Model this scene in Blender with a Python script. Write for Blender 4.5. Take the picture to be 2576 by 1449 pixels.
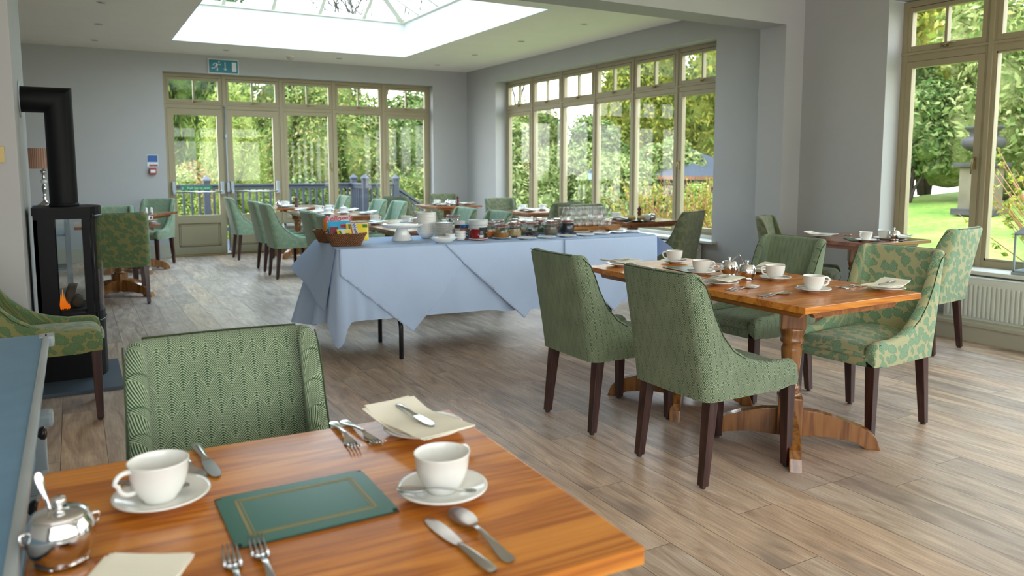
import bpy, bmesh, math, random
import numpy as np
from mathutils import Vector, Matrix
PI = math.pi
for _o in list(bpy.data.objects): bpy.data.objects.remove(_o)
SC = bpy.context.scene
COL = SC.collection

# ------------------------------------------------------------------ camera
CAM_H = 1.30
YAW, PITCH, ROLL = math.radians(29.6137), math.radians(5.98845), math.radians(-0.0763)
_f = Vector((math.sin(YAW) * math.cos(PITCH), math.cos(YAW) * math.cos(PITCH), -math.sin(PITCH)))
_r = Vector((math.cos(YAW), -math.sin(YAW), 0))
_u = _r.cross(_f)
_r2 = _r * math.cos(ROLL) + _u * math.sin(ROLL)
_u2 = -_r * math.sin(ROLL) + _u * math.cos(ROLL)
cam = bpy.data.cameras.new('camera')
cam.sensor_width = 36.0
cam.lens = 1937.6 / 2576 * 36.0
cam.shift_y = -(724.5 - 624.86) / 2576
cam.clip_start, cam.clip_end = 0.05, 300
cam.dof.use_dof = True
cam.dof.focus_distance = 3.1
cam.dof.aperture_fstop = 4.0
camo = bpy.data.objects.new('camera', cam)
COL.objects.link(camo)
camo.matrix_world = Matrix(((_r2.x, _u2.x, -_f.x, 0), (_r2.y, _u2.y, -_f.y, 0), (_r2.z, _u2.z, -_f.z, CAM_H), (0, 0, 0, 1)))
SC.camera = camo

# ------------------------------------------------------------------ world, light, exposure
SC.view_settings.view_transform = 'Standard'
SC.view_settings.look = 'None'
SC.view_settings.gamma = 1.0
SC.view_settings.use_curve_mapping = False
SC.view_settings.exposure = 2.78
cy = SC.cycles
cy.use_denoising = True
cy.use_adaptive_sampling = True
cy.adaptive_threshold = 0.03
cy.max_bounces = 8
cy.diffuse_bounces = 5
cy.glossy_bounces = 4
cy.transmission_bounces = 6
cy.transparent_max_bounces = 28
cy.sample_clamp_indirect = 4.0
cy.caustics_reflective = False
cy.caustics_refractive = False
cy.blur_glossy = 0.5
world = bpy.data.worlds.new('overcast_sky')
SC.world = world
world.use_nodes = True
wn = world.node_tree
wn.nodes.clear()
_tc = wn.nodes.new('ShaderNodeTexCoord')
_sep = wn.nodes.new('ShaderNodeSeparateXYZ')
_rp = wn.nodes.new('ShaderNodeValToRGB')
_bg = wn.nodes.new('ShaderNodeBackground')
_wo = wn.nodes.new('ShaderNodeOutputWorld')
wn.links.new(_tc.outputs['Generated'], _sep.inputs[0])
wn.links.new(_sep.outputs[2], _rp.inputs[0])
wn.links.new(_rp.outputs[0], _bg.inputs[0])
wn.links.new(_bg.outputs[0], _wo.inputs[0])
_rp.color_ramp.elements[0].position = 0.0
_rp.color_ramp.elements[0].color = (1.0, 0.965, 0.92, 1)
_rp.color_ramp.elements[1].position = 0.8
_rp.color_ramp.elements[1].color = (0.60, 0.78, 1.0, 1)
_bg.inputs[1].default_value = 1.15

def portal(name, loc, rot, sx, sy):
    l = bpy.data.lights.new(name, 'AREA')
    l.shape = 'RECTANGLE'; l.size = sx; l.size_y = sy
    l.cycles.is_portal = True
    o = bpy.data.objects.new(name, l); COL.objects.link(o)
    o.location = loc; o.rotation_euler = rot
# daylight sampling aids exactly in the glazed openings (they emit nothing themselves)
portal('daylight_portal_far', (3.25, 12.42, 1.33), (math.radians(-90), 0, 0), 4.1, 2.6)
portal('daylight_portal_side', (6.36, 8.63, 1.58), (0, math.radians(90), 0), 2.1, 4.9)
portal('daylight_portal_near', (6.36, 1.2, 1.6), (0, math.radians(90), 0), 2.1, 5.9)
portal('daylight_portal_back', (1.6, -2.62, 1.75), (math.radians(90), 0, 0), 8.0, 1.9)  # samples sky through the added, unseen rear opening
portal('daylight_portal_roof', (2.79, 8.93, 3.40), (0, 0, 0), 3.1, 3.9)

# ------------------------------------------------------------------ node expression helper
class S:
    """a shader socket with arithmetic"""
    def __init__(s, nt, k): s.nt, s.k = nt, k
    def m(s, op, b=None, c=None, rev=False):
        n = s.nt.nodes.new('ShaderNodeMath'); n.operation = op
        a = [s, b, c]
        if rev: a = [b, s, c]
        for i, v in enumerate(a):
            if v is None: continue
            if isinstance(v, S): s.nt.links.new(v.k, n.inputs[i])
            else: n.inputs[i].default_value = float(v)
        return S(s.nt, n.outputs[0])
    def __add__(s, o): return s.m('ADD', o)
    def __radd__(s, o): return s.m('ADD', o)
    def __sub__(s, o): return s.m('SUBTRACT', o)
    def __rsub__(s, o): return s.m('SUBTRACT', o, rev=True)
    def __mul__(s, o): return s.m('MULTIPLY', o)
    def __rmul__(s, o): return s.m('MULTIPLY', o)
    def __truediv__(s, o): return s.m('DIVIDE', o)
    def __lt__(s, o): return s.m('LESS_THAN', o)
    def __gt__(s, o): return s.m('GREATER_THAN', o)
    def sin(s): return s.m('SINE')
    def abs(s): return s.m('ABSOLUTE')
    def floor(s): return s.m('FLOOR')
    def fract(s): return s.m('FRACT')
    def min(s, o): return s.m('MINIMUM', o)
    def max(s, o): return s.m('MAXIMUM', o)
    def pow(s, o): return s.m('POWER', o)
    def clamp(s):
        r = s.m('ADD', 0.0); r.k.node.use_clamp = True; return r
    def ss(s, a, b):
        n = s.nt.nodes.new('ShaderNodeMapRange'); n.interpolation_type = 'SMOOTHSTEP'
        s.nt.links.new(s.k, n.inputs[0]); n.inputs[1].default_value = a; n.inputs[2].default_value = b
        return S(s.nt, n.outputs[0])

class Mat:
    def __init__(s, name):
        s.m = bpy.data.materials.new(name); s.m.use_nodes = True
        s.nt = s.m.node_tree; s.nt.nodes.clear()
        s.out = s.nt.nodes.new('ShaderNodeOutputMaterial')
    def n(s, t): return s.nt.nodes.new(t)
    def l(s, a, b): s.nt.links.new(a.k if isinstance(a, S) else a, b)
    def coord(s, kind='Object'):
        t = s.n('ShaderNodeTexCoord'); p = s.n('ShaderNodeSeparateXYZ'); s.l(t.outputs[kind], p.inputs[0])
        return [S(s.nt, p.outputs[i]) for i in range(3)]
    def vec(s, x=0, y=0, z=0):
        c = s.n('ShaderNodeCombineXYZ')
        for i, v in enumerate((x, y, z)):
            if isinstance(v, S): s.l(v, c.inputs[i])
            else: c.inputs[i].default_value = v
        return S(s.nt, c.outputs[0])
    def noise(s, v, scale=1.0, detail=2.0, rough=0.5, dist=0.0):
        n = s.n('ShaderNodeTexNoise'); s.l(v, n.inputs['Vector'])
        n.inputs['Scale'].default_value = scale; n.inputs['Detail'].default_value = detail
        n.inputs['Roughness'].default_value = rough; n.inputs['Distortion'].default_value = dist
        return S(s.nt, n.outputs[0])
    def white(s, v):
        n = s.n('ShaderNodeTexWhiteNoise'); n.noise_dimensions = '3D'; s.l(v, n.inputs[0])
        return S(s.nt, n.outputs[0])
    def ramp(s, v, *stops):
        n = s.n('ShaderNodeValToRGB'); s.l(v, n.inputs[0]); e = n.color_ramp.elements
        while len(e) < len(stops): e.new(0.5)
        for i, (p, c) in enumerate(stops):
            e[i].position = p; e[i].color = (*c, 1)
        return S(s.nt, n.outputs[0])
    def mix(s, f, a, b, mode='MIX'):
        n = s.n('ShaderNodeMix'); n.data_type = 'RGBA'; n.blend_type = mode
        for sock, v in ((n.inputs[0], f), (n.inputs[6], a), (n.inputs[7], b)):
            if isinstance(v, S): s.l(v, sock)
            elif isinstance(v, (int, float)): sock.default_value = v
            else: sock.default_value = (*v, 1)
        return S(s.nt, n.outputs[2])
    def bump(s, h, strength=0.3, dist=0.01):
        n = s.n('ShaderNodeBump'); s.l(h, n.inputs['Height'])
        n.inputs['Strength'].default_value = strength; n.inputs['Distance'].default_value = dist
        return n.outputs[0]
    def pbr(s, color, rough=0.5, metal=0.0, bump=None, spec=0.5, coat=0.0, sheen=0.0, emit=None, es=0.0):
        p = s.n('ShaderNodeBsdfPrincipled')
        if isinstance(color, S): s.l(color, p.inputs['Base Color'])
        else: p.inputs['Base Color'].default_value = (*color, 1)
        if isinstance(rough, S): s.l(rough, p.inputs['Roughness'])
        else: p.inputs['Roughness'].default_value = rough
        p.inputs['Metallic'].default_value = metal
        p.inputs['Specular IOR Level'].default_value = spec
        p.inputs['Coat Weight'].default_value = coat
        p.inputs['Coat Roughness'].default_value = 0.08
        p.inputs['Sheen Weight'].default_value = sheen
        if emit is not None:
            p.inputs['Emission Color'].default_value = (*emit, 1); p.inputs['Emission Strength'].default_value = es
        if bump is not None: s.l(bump, p.inputs['Normal'])
        s.l(p.outputs[0], s.out.inputs[0])
        return s.m

def simple(name, c, rough=0.5, metal=0.0, **k): return Mat(name).pbr(c, rough, metal, **k)

M = {}
def paint(name, c, rough=0.6, var=0.03):
    m = Mat(name); x, y, z = m.coord()
    n = m.noise(m.vec(x, y, z), 3.0, 3)
    d = tuple(v * (1 - var) for v in c)
    col = m.ramp(n, (0.3, d), (0.7, c))
    b = m.bump(m.noise(m.vec(x, y, z), 220, 2), 0.05, 0.002)
    return m.pbr(col, rough, bump=b, spec=0.3)
M['wall'] = paint('wall_paint', (0.445, 0.445, 0.44))
M['ceiling'] = paint('ceiling_paint', (0.94, 0.89, 0.84))
M['curb'] = paint('lantern_curb_paint', (0.82, 0.83, 0.83))
M['frame'] = paint('sage_frame_paint', (0.355, 0.300, 0.185), 0.45)
M['roofbar'] = paint('cream_bar_paint', (0.70, 0.70, 0.58), 0.45)
M['sillwhite'] = paint('sill_paint', (0.66, 0.64, 0.56), 0.4)
M['skirt'] = paint('skirting_paint', (0.45, 0.43, 0.34), 0.45)
M['radiator'] = paint('radiator_enamel', (0.72, 0.73, 0.68), 0.35)
M['white'] = simple('white_ceramic', (0.82, 0.82, 0.78), 0.12, spec=0.55)
M['napkin'] = paint('cream_paper', (0.90, 0.87, 0.74), 0.8)
M['chrome'] = simple('polished_steel', (0.72, 0.72, 0.72), 0.09, 1.0)
M['cutlery'] = simple('cutlery_steel', (0.62, 0.62, 0.62), 0.17, 1.0)
M['brass'] = simple('aged_brass', (0.30, 0.23, 0.10), 0.45, 0.9)
M['greymetal'] = simple('grey_metal', (0.36, 0.40, 0.44), 0.4, 0.3)
M['blackmetal'] = simple('black_stove_steel', (0.006, 0.006, 0.007), 0.5, 0.0, spec=0.15)
M['tubemetal'] = simple('dark_tube_steel', (0.030, 0.031, 0.034), 0.35, 0.4)
M['slate'] = paint('slate', (0.075, 0.10, 0.13), 0.5, 0.2)
M['dark'] = simple('dark_void', (0.02, 0.02, 0.02), 0.8)
M['red'] = simple('red_plastic', (0.35, 0.03, 0.02), 0.4)
M['redrubber'] = simple('red_rubber', (0.42, 0.05, 0.03), 0.5)
M['blue'] = simple('blue_plastic', (0.01, 0.10, 0.33), 0.4)
M['signgreen'] = simple('sign_green', (0.0, 0.19, 0.26), 0.4)
M['stickergreen'] = simple('sticker_green', (0.0, 0.24, 0.10), 0.4)
M['signwhite'] = simple('sign_white', (0.75, 0.80, 0.84), 0.5)
M['shade'] = simple('lamp_shade_cloth', (0.47, 0.27, 0.19), 0.8)
M['mill'] = simple('pepper_mill_wood', (0.10, 0.02, 0.012), 0.3)
M['stone'] = paint('weathered_stone', (0.085, 0.075, 0.072), 0.85, 0.4)
M['plinth'] = paint('plinth_stone', (0.20, 0.165, 0.11), 0.85, 0.3)
M['rail'] = paint('grey_deck_paint', (0.075, 0.08, 0.10), 0.55, 0.15)
M['felt'] = simple('felt_pad', (0.05, 0.05, 0.05), 0.9)

def glass(name, tint=(0.97, 0.985, 0.98), refl=1.0, rough=0.0):
    """thin pane: straight-through transmission plus the mirror reflection of a sheet"""
    m = Mat(name); t = m.n('ShaderNodeBsdfTransparent'); t.inputs[0].default_value = (*tint, 1)
    g = m.n('ShaderNodeBsdfGlossy'); g.inputs['Roughness'].default_value = rough
    ge = m.n('ShaderNodeNewGeometry'); dt = m.n('ShaderNodeVectorMath'); dt.operation = 'DOT_PRODUCT'
    m.l(ge.outputs['Normal'], dt.inputs[0]); m.l(ge.outputs['Incoming'], dt.inputs[1])
    c = 1.0 - S(m.nt, dt.outputs['Value']).abs()
    f = ((c.pow(5.0) * 0.96 + 0.04) * refl).min(1.0)
    mx = m.n('ShaderNodeMixShader'); m.l(f, mx.inputs[0]); m.l(t.outputs[0], mx.inputs[1]); m.l(g.outputs[0], mx.inputs[2])
    m.l(mx.outputs[0], m.out.inputs[0]); return m.m
M['glass'] = glass('window_glass', refl=0.5)
M['tumblerglass'] = glass('tumbler_glass', (0.985, 0.99, 0.99), 1.6, 0.02)
M['roofglass'] = glass('roof_glass', (0.80, 0.92, 0.95), 0.7)
M['jarglass'] = glass('jar_glass', (0.90, 0.94, 0.93), 1.0, 0.02)

def floor_mat():
    m = Mat('oak_plank_floor'); x, y, z = m.coord()
    W, L = 0.1855, 1.38
    a = (x - 0.0725) / W; i = a.floor(); fx = a.fract()
    r0 = m.white(m.vec(i, 3.0, 1.0))
    b = y / L + r0 * 7.31; j = b.floor(); fy = b.fract()
    r = m.white(m.vec(i, j, 5.0)); r2 = m.white(m.vec(i, j, 9.0))
    grain = m.noise(m.vec(x * 1.0 + r * 40, y * 0.055 + r2 * 30, 0.0), 95, 5, 0.65)
    fig = m.noise(m.vec(x * 1.0 + r * 31, y * 0.16 + r2 * 17, 0.0), 14, 4, 0.6, 1.2)
    patch = m.noise(m.vec(x + r * 21, y * 0.45 + r2 * 11, 0.0), 4.2, 3, 0.55)
    col = m.ramp(fig, (0.30, (0.33, 0.235, 0.18)), (0.48, (0.50, 0.385, 0.30)), (0.66, (0.66, 0.53, 0.42)))
    tone = m.ramp(r, (0.0, (0.78, 0.76, 0.76)), (0.35, (0.98, 0.96, 0.93)), (0.62, (1.08, 1.05, 1.0)), (0.85, (1.16, 1.04, 0.90)), (1.0, (0.90, 0.90, 0.92)))
    col = m.mix(1.0, col, tone, 'MULTIPLY')
    dk = patch.ss(0.56, 0.74) * 0.62
    col = m.mix(dk, col, (0.20, 0.155, 0.145))
    lt = patch.ss(0.44, 0.24) * 0.45
    col = m.mix(lt, col, (0.72, 0.62, 0.52))
    col = m.mix(grain.ss(0.35, 0.70) * 0.38, col, (0.24, 0.165, 0.12))
    gap = ((fx < 0.014) + (fy < 0.0016)).min(1.0)
    col = m.mix(gap * 0.85, col, (0.035, 0.028, 0.024))
    h = grain * 0.25 - gap
    rough = grain * 0.12 + 0.30
    return m.pbr(col, rough, bump=m.bump(h, 0.25, 0.002), spec=0.5)
M['floor'] = floor_mat()

def wood(name, dark, mid, light, along='x', rough=0.22, coat=0.5, scale=1.0):
    m = Mat(name); x, y, z = m.coord()
    if along == 'y': x, y = y, x
    if along == 'z': x, z = z, x
    rings = m.noise(m.vec(x * 0.35, y * 3.0, z * 3.0), 2.6 * scale, 3, 0.6, 0.6)
    w = (rings * 34).sin() * 0.5 + 0.5
    fine = m.noise(m.vec(x * 2.0, y * 60, z * 60), 2.0 * scale, 4, 0.6)
    v = w * 0.35 + fine * 0.65
    col = m.ramp(v, (0.22, dark), (0.50, mid), (0.78, light))
    return m.pbr(col, rough, bump=m.bump(fine, 0.06, 0.001), coat=coat)
M['tabletop'] = wood('honey_oak_top', (0.36, 0.105, 0.014), (0.60, 0.205, 0.026), (0.74, 0.300, 0.045), 'x', 0.26, 0.0)
M['tableleg'] = wood('honey_turned_wood', (0.14, 0.045, 0.010), (0.27, 0.105, 0.024), (0.36, 0.155, 0.040), 'z', 0.25)
M['tableend'] = wood('honey_edge', (0.16, 0.045, 0.006), (0.30, 0.095, 0.012), (0.40, 0.145, 0.022), 'y', 0.3)
M['darktop'] = wood('chestnut_top', (0.14, 0.040, 0.013), (0.26, 0.085, 0.026), (0.36, 0.135, 0.042), 'x')
M['chairleg'] = wood('mahogany_leg', (0.020, 0.006, 0.005), (0.045, 0.014, 0.011), (0.070, 0.024, 0.018), 'z', 0.35, 0.2)
M['traywood'] = wood('tray_wood', (0.20, 0.08, 0.02), (0.34, 0.15, 0.04), (0.44, 0.21, 0.07), 'x', 0.5, 0.0)
M['shed'] = wood('weathered_boards', (0.16, 0.12, 0.12), (0.30, 0.24, 0.23), (0.40, 0.33, 0.31), 'x', 0.8, 0.0)

def herringbone(name, dark, mid, light, scale=1.0):
    """pointed-leaf weave on UV (metres): nested chevron ribs inside staggered leaves"""
    m = Mat(name); u, v, _ = m.coord('UV')
    P, Hh, q = 0.058 * scale, 0.135 * scale, 0.0062 * scale
    def leaf(off, sgn):
        c = ((u / P + off).fract() - 0.5).abs() * 2.0        # 0 on the leaf's mid rib, 1 at its edge
        ph = v / q - c.pow(1.35) * 5.2
        return c, (ph * 6.2832).sin()
    c0, s0 = leaf(0.0, 1)
    c1, s1 = leaf(0.5, 1)
    wv = (v / Hh * 6.2832).sin() * 0.5 + 0.5
    sel = (c0 - wv).ss(-0.02, 0.02)
    st = s0 * (1.0 - sel) + s1 * sel
    edge = 1.0 - ((c0 - wv).abs()).ss(0.0, 0.07)
    rib = 1.0 - c0.min(c1).ss(0.0, 0.06)
    yarn = m.noise(m.vec(u, v * 2.2, 0.0), 1100, 2, 0.6)
    big = m.noise(m.vec(u, v, 0.0), 7, 2)
    t = st * 0.34 + 0.5 + (yarn - 0.5) * 0.9 - rib * 0.25 + edge * 0.18 + (big - 0.5) * 0.3
    col = m.ramp(t, (0.22, dark), (0.48, mid), (0.74, light))
    return m.pbr(col, 0.85, bump=m.bump(st * 0.5 + yarn * 0.5, 0.6, 0.0025), spec=0.2, sheen=0.15)
M['herring'] = herringbone('green_leaf_weave', (0.020, 0.062, 0.028), (0.085, 0.160, 0.078), (0.48, 0.56, 0.38))
M['herringmoss'] = herringbone('moss_leaf_weave', (0.040, 0.062, 0.026), (0.105, 0.135, 0.058), (0.33, 0.36, 0.19))

def paisley(name, ground, green, hi, scale=1.0):
    m = Mat(name); u, v, _ = m.coord('UV')
    def cell(sc, ou, ov, lobes, r0, amp, sq=1.0):
        uu, vv = (u * sc + ou), (v * sc * sq + ov)
        n = m.n('ShaderNodeTexVoronoi'); n.voronoi_dimensions = '2D'; n.inputs['Scale'].default_value = 1.0
        n.inputs['Randomness'].default_value = 0.75
        m.l(m.vec(uu, vv, 0.0), n.inputs['Vector'])
        sp = m.n('ShaderNodeSeparateXYZ'); m.l(n.outputs['Position'], sp.inputs[0])
        dx, dy = uu - S(m.nt, sp.outputs[0]), vv - S(m.nt, sp.outputs[1])
        r = (dx * dx + dy * dy).m('SQRT'); th = dy.m('ARCTAN2', dx)
        rim = (th * lobes).sin() * amp + (th * 2.0 + 1.0).sin() * 0.05 + r0
        return r, rim, th
    r, rim, th = cell(11 * scale, 0.0, 0.0, 9, 0.34, 0.035)
    f1 = (rim - r).ss(-0.02, 0.02)
    pet = ((r * 62.0) + (th * 9).sin() * 2.2).sin().ss(0.25, 0.9)
    rb, rimb, thb = cell(15 * scale, 7.3, 2.9, 2, 0.26, 0.10, 0.8)
    f2 = (rimb - rb).ss(-0.02, 0.02)
    vein = ((rb * 75.0) + (thb * 2).sin() * 3).sin().ss(0.35, 0.95)
    body = f1.max(f2)
    line = (f1 * pet).max(f2 * (1.0 - f1) * vein)
    outl = (1.0 - (rim - r).abs().ss(0.0, 0.035)).max((1.0 - (rimb - rb).abs().ss(0.0, 0.035)) * (1.0 - f1))
    yarn = m.noise(m.vec(u, v, 0.0), 700, 2)
    col = m.mix(body * 0.92, ground, green)
    col = m.mix(outl * 0.6, col, tuple(c * 0.55 for c in green))
    col = m.mix(line * 0.62, col, hi)
    col = m.mix(yarn.ss(0.4, 0.7) * 0.16, col, tuple(c * 0.6 for c in green))
    return m.pbr(col, 0.75, bump=m.bump(line + body * 0.5 + yarn * 0.3, 0.4, 0.002), spec=0.3, sheen=0.2)
M['paisley'] = paisley('mint_paisley', (0.44, 0.44, 0.24), (0.12, 0.27, 0.14), (0.50, 0.68, 0.52), 1.3)
M['paisleydark'] = paisley('olive_paisley', (0.21, 0.21, 0.075), (0.070, 0.145, 0.055), (0.19, 0.27, 0.14), 1.3)
M['mossweave'] = paisley('faded_moss_print', (0.17, 0.18, 0.095), (0.10, 0.125, 0.065), (0.15, 0.17, 0.10), 1.4)
M['mintweave'] = paisley('pale_mint_print', (0.27, 0.34, 0.21), (0.19, 0.29, 0.18), (0.30, 0.38, 0.27), 1.4)

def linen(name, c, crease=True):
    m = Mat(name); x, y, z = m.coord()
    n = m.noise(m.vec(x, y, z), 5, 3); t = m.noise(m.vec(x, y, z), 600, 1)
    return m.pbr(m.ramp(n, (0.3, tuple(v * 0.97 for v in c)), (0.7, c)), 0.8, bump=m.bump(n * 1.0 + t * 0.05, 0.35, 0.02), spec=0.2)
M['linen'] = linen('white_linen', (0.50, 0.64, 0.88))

def wicker():
    m = Mat('brown_wicker'); x, y, z = m.coord()
    w = ((x + y) * 420).sin() * ((z) * 520).sin()
    return m.pbr(m.ramp(w * 0.5 + 0.5, (0.2, (0.06, 0.018, 0.006)), (0.8, (0.36, 0.15, 0.05))), 0.5, bump=m.bump(w, 0.8, 0.003))
M['wicker'] = wicker()

def distressed():
    m = Mat('distressed_blue_grey_paint'); x, y, z = m.coord()
    n = m.noise(m.vec(x * 1, y * 0.3, z), 60, 4); n2 = m.noise(m.vec(x, y, z), 9, 3)
    return m.pbr(m.mix((n * n2).ss(0.36, 0.46) * 0.3, m.ramp(n2, (0.3, (0.125, 0.255, 0.39)), (0.7, (0.145, 0.29, 0.43))), (0.30, 0.12, 0.14)), 0.45)
M['dresser'] = distressed()
M['dresseredge'] = paint('worn_edge_paint', (0.40, 0.45, 0.47), 0.45, 0.25)
M['consolegrey'] = simple('grey_console_paint', (0.26, 0.30, 0.34), 0.5)

MASS = {}
def leafmat(name, *cols):
    n = len(cols); mean = tuple(sum(c[i] for c in cols) / n for i in range(3))
    mm = Mat(name + '_mass'); x, y, z = mm.coord(); nz = mm.noise(mm.vec(x, y, z), 9, 4, .7)
    MASS[name] = mm.pbr(mm.ramp(nz, (0.35, cols[1]), (0.5, mean), (0.65, cols[-2])), 0.9, spec=0.1, bump=mm.bump(nz, 1.0, .2))
    m = Mat(name); g = m.n('ShaderNodeNewGeometry')
    rnd = S(m.nt, g.outputs['Random Per Island'])
    n = len(cols)
    col = m.ramp(rnd, *[(i / (n - 1), c) for i, c in enumerate(cols)])
    d = m.n('ShaderNodeBsdfDiffuse'); t = m.n('ShaderNodeBsdfTranslucent'); x = m.n('ShaderNodeMixShader')
    m.l(col, d.inputs[0]); m.l(col, t.inputs[0]); x.inputs[0].default_value = 0.25
    m.l(d.outputs[0], x.inputs[1]); m.l(t.outputs[0], x.inputs[2]); m.l(x.outputs[0], m.out.inputs[0])
    return m.m
M['rhodo'] = leafmat('rhododendron_leaf', (0.088, 0.141, 0.032), (0.185, 0.245, 0.068), (0.280, 0.338, 0.107), (0.385, 0.407, 0.158), (0.488, 0.464, 0.194))
M['laurel'] = leafmat('laurel_leaf', (0.030, 0.064, 0.017), (0.082, 0.140, 0.035), (0.148, 0.218, 0.061), (0.247, 0.299, 0.102), (0.368, 0.382, 0.156))
M['conifer'] = leafmat('conifer_spray', (0.021, 0.045, 0.015), (0.047, 0.090, 0.026), (0.104, 0.155, 0.037), (0.209, 0.234, 0.054))
M['goldleaf'] = leafmat('golden_conifer', (0.046, 0.083, 0.015), (0.134, 0.180, 0.033), (0.268, 0.274, 0.048), (0.421, 0.363, 0.064))
M['limeleaf'] = leafmat('lime_leaf', (0.126, 0.216, 0.042), (0.251, 0.335, 0.070), (0.400, 0.430, 0.111), (0.489, 0.475, 0.174))
M['autumn'] = leafmat('autumn_leaf', (0.137, 0.193, 0.048), (0.303, 0.228, 0.078), (0.398, 0.197, 0.086), (0.360, 0.343, 0.109), (0.523, 0.354, 0.151))
M['mixleaf'] = leafmat('mixed_leaf', (0.048, 0.095, 0.027), (0.108, 0.179, 0.046), (0.203, 0.271, 0.071), (0.317, 0.327, 0.093), (0.461, 0.388, 0.166))
M['yellowgreen'] = leafmat('sunny_leaf', (0.138, 0.205, 0.035), (0.320, 0.351, 0.053), (0.465, 0.433, 0.078), (0.555, 0.489, 0.135))
M['stem'] = simple('orange_stem', (0.46, 0.22, 0.10), 0.7)
M['bark'] = paint('bark', (0.10, 0.075, 0.06), 0.9, 0.4)
def lawn():
    m = Mat('lawn'); x, y, z = m.coord()
    a = m.noise(m.vec(x, y, 0.0), 0.8, 4, 0.6); b = m.noise(m.vec(x, y, 0.0), 9, 3, 0.6)
    return m.pbr(m.ramp(a * 0.6 + b * 0.4, (0.35, (0.11, 0.20, 0.04)), (0.5, (0.20, 0.29, 0.05)), (0.65, (0.34, 0.37, 0.09))), 0.9, spec=0.1)
M['lawn'] = lawn()
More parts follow.
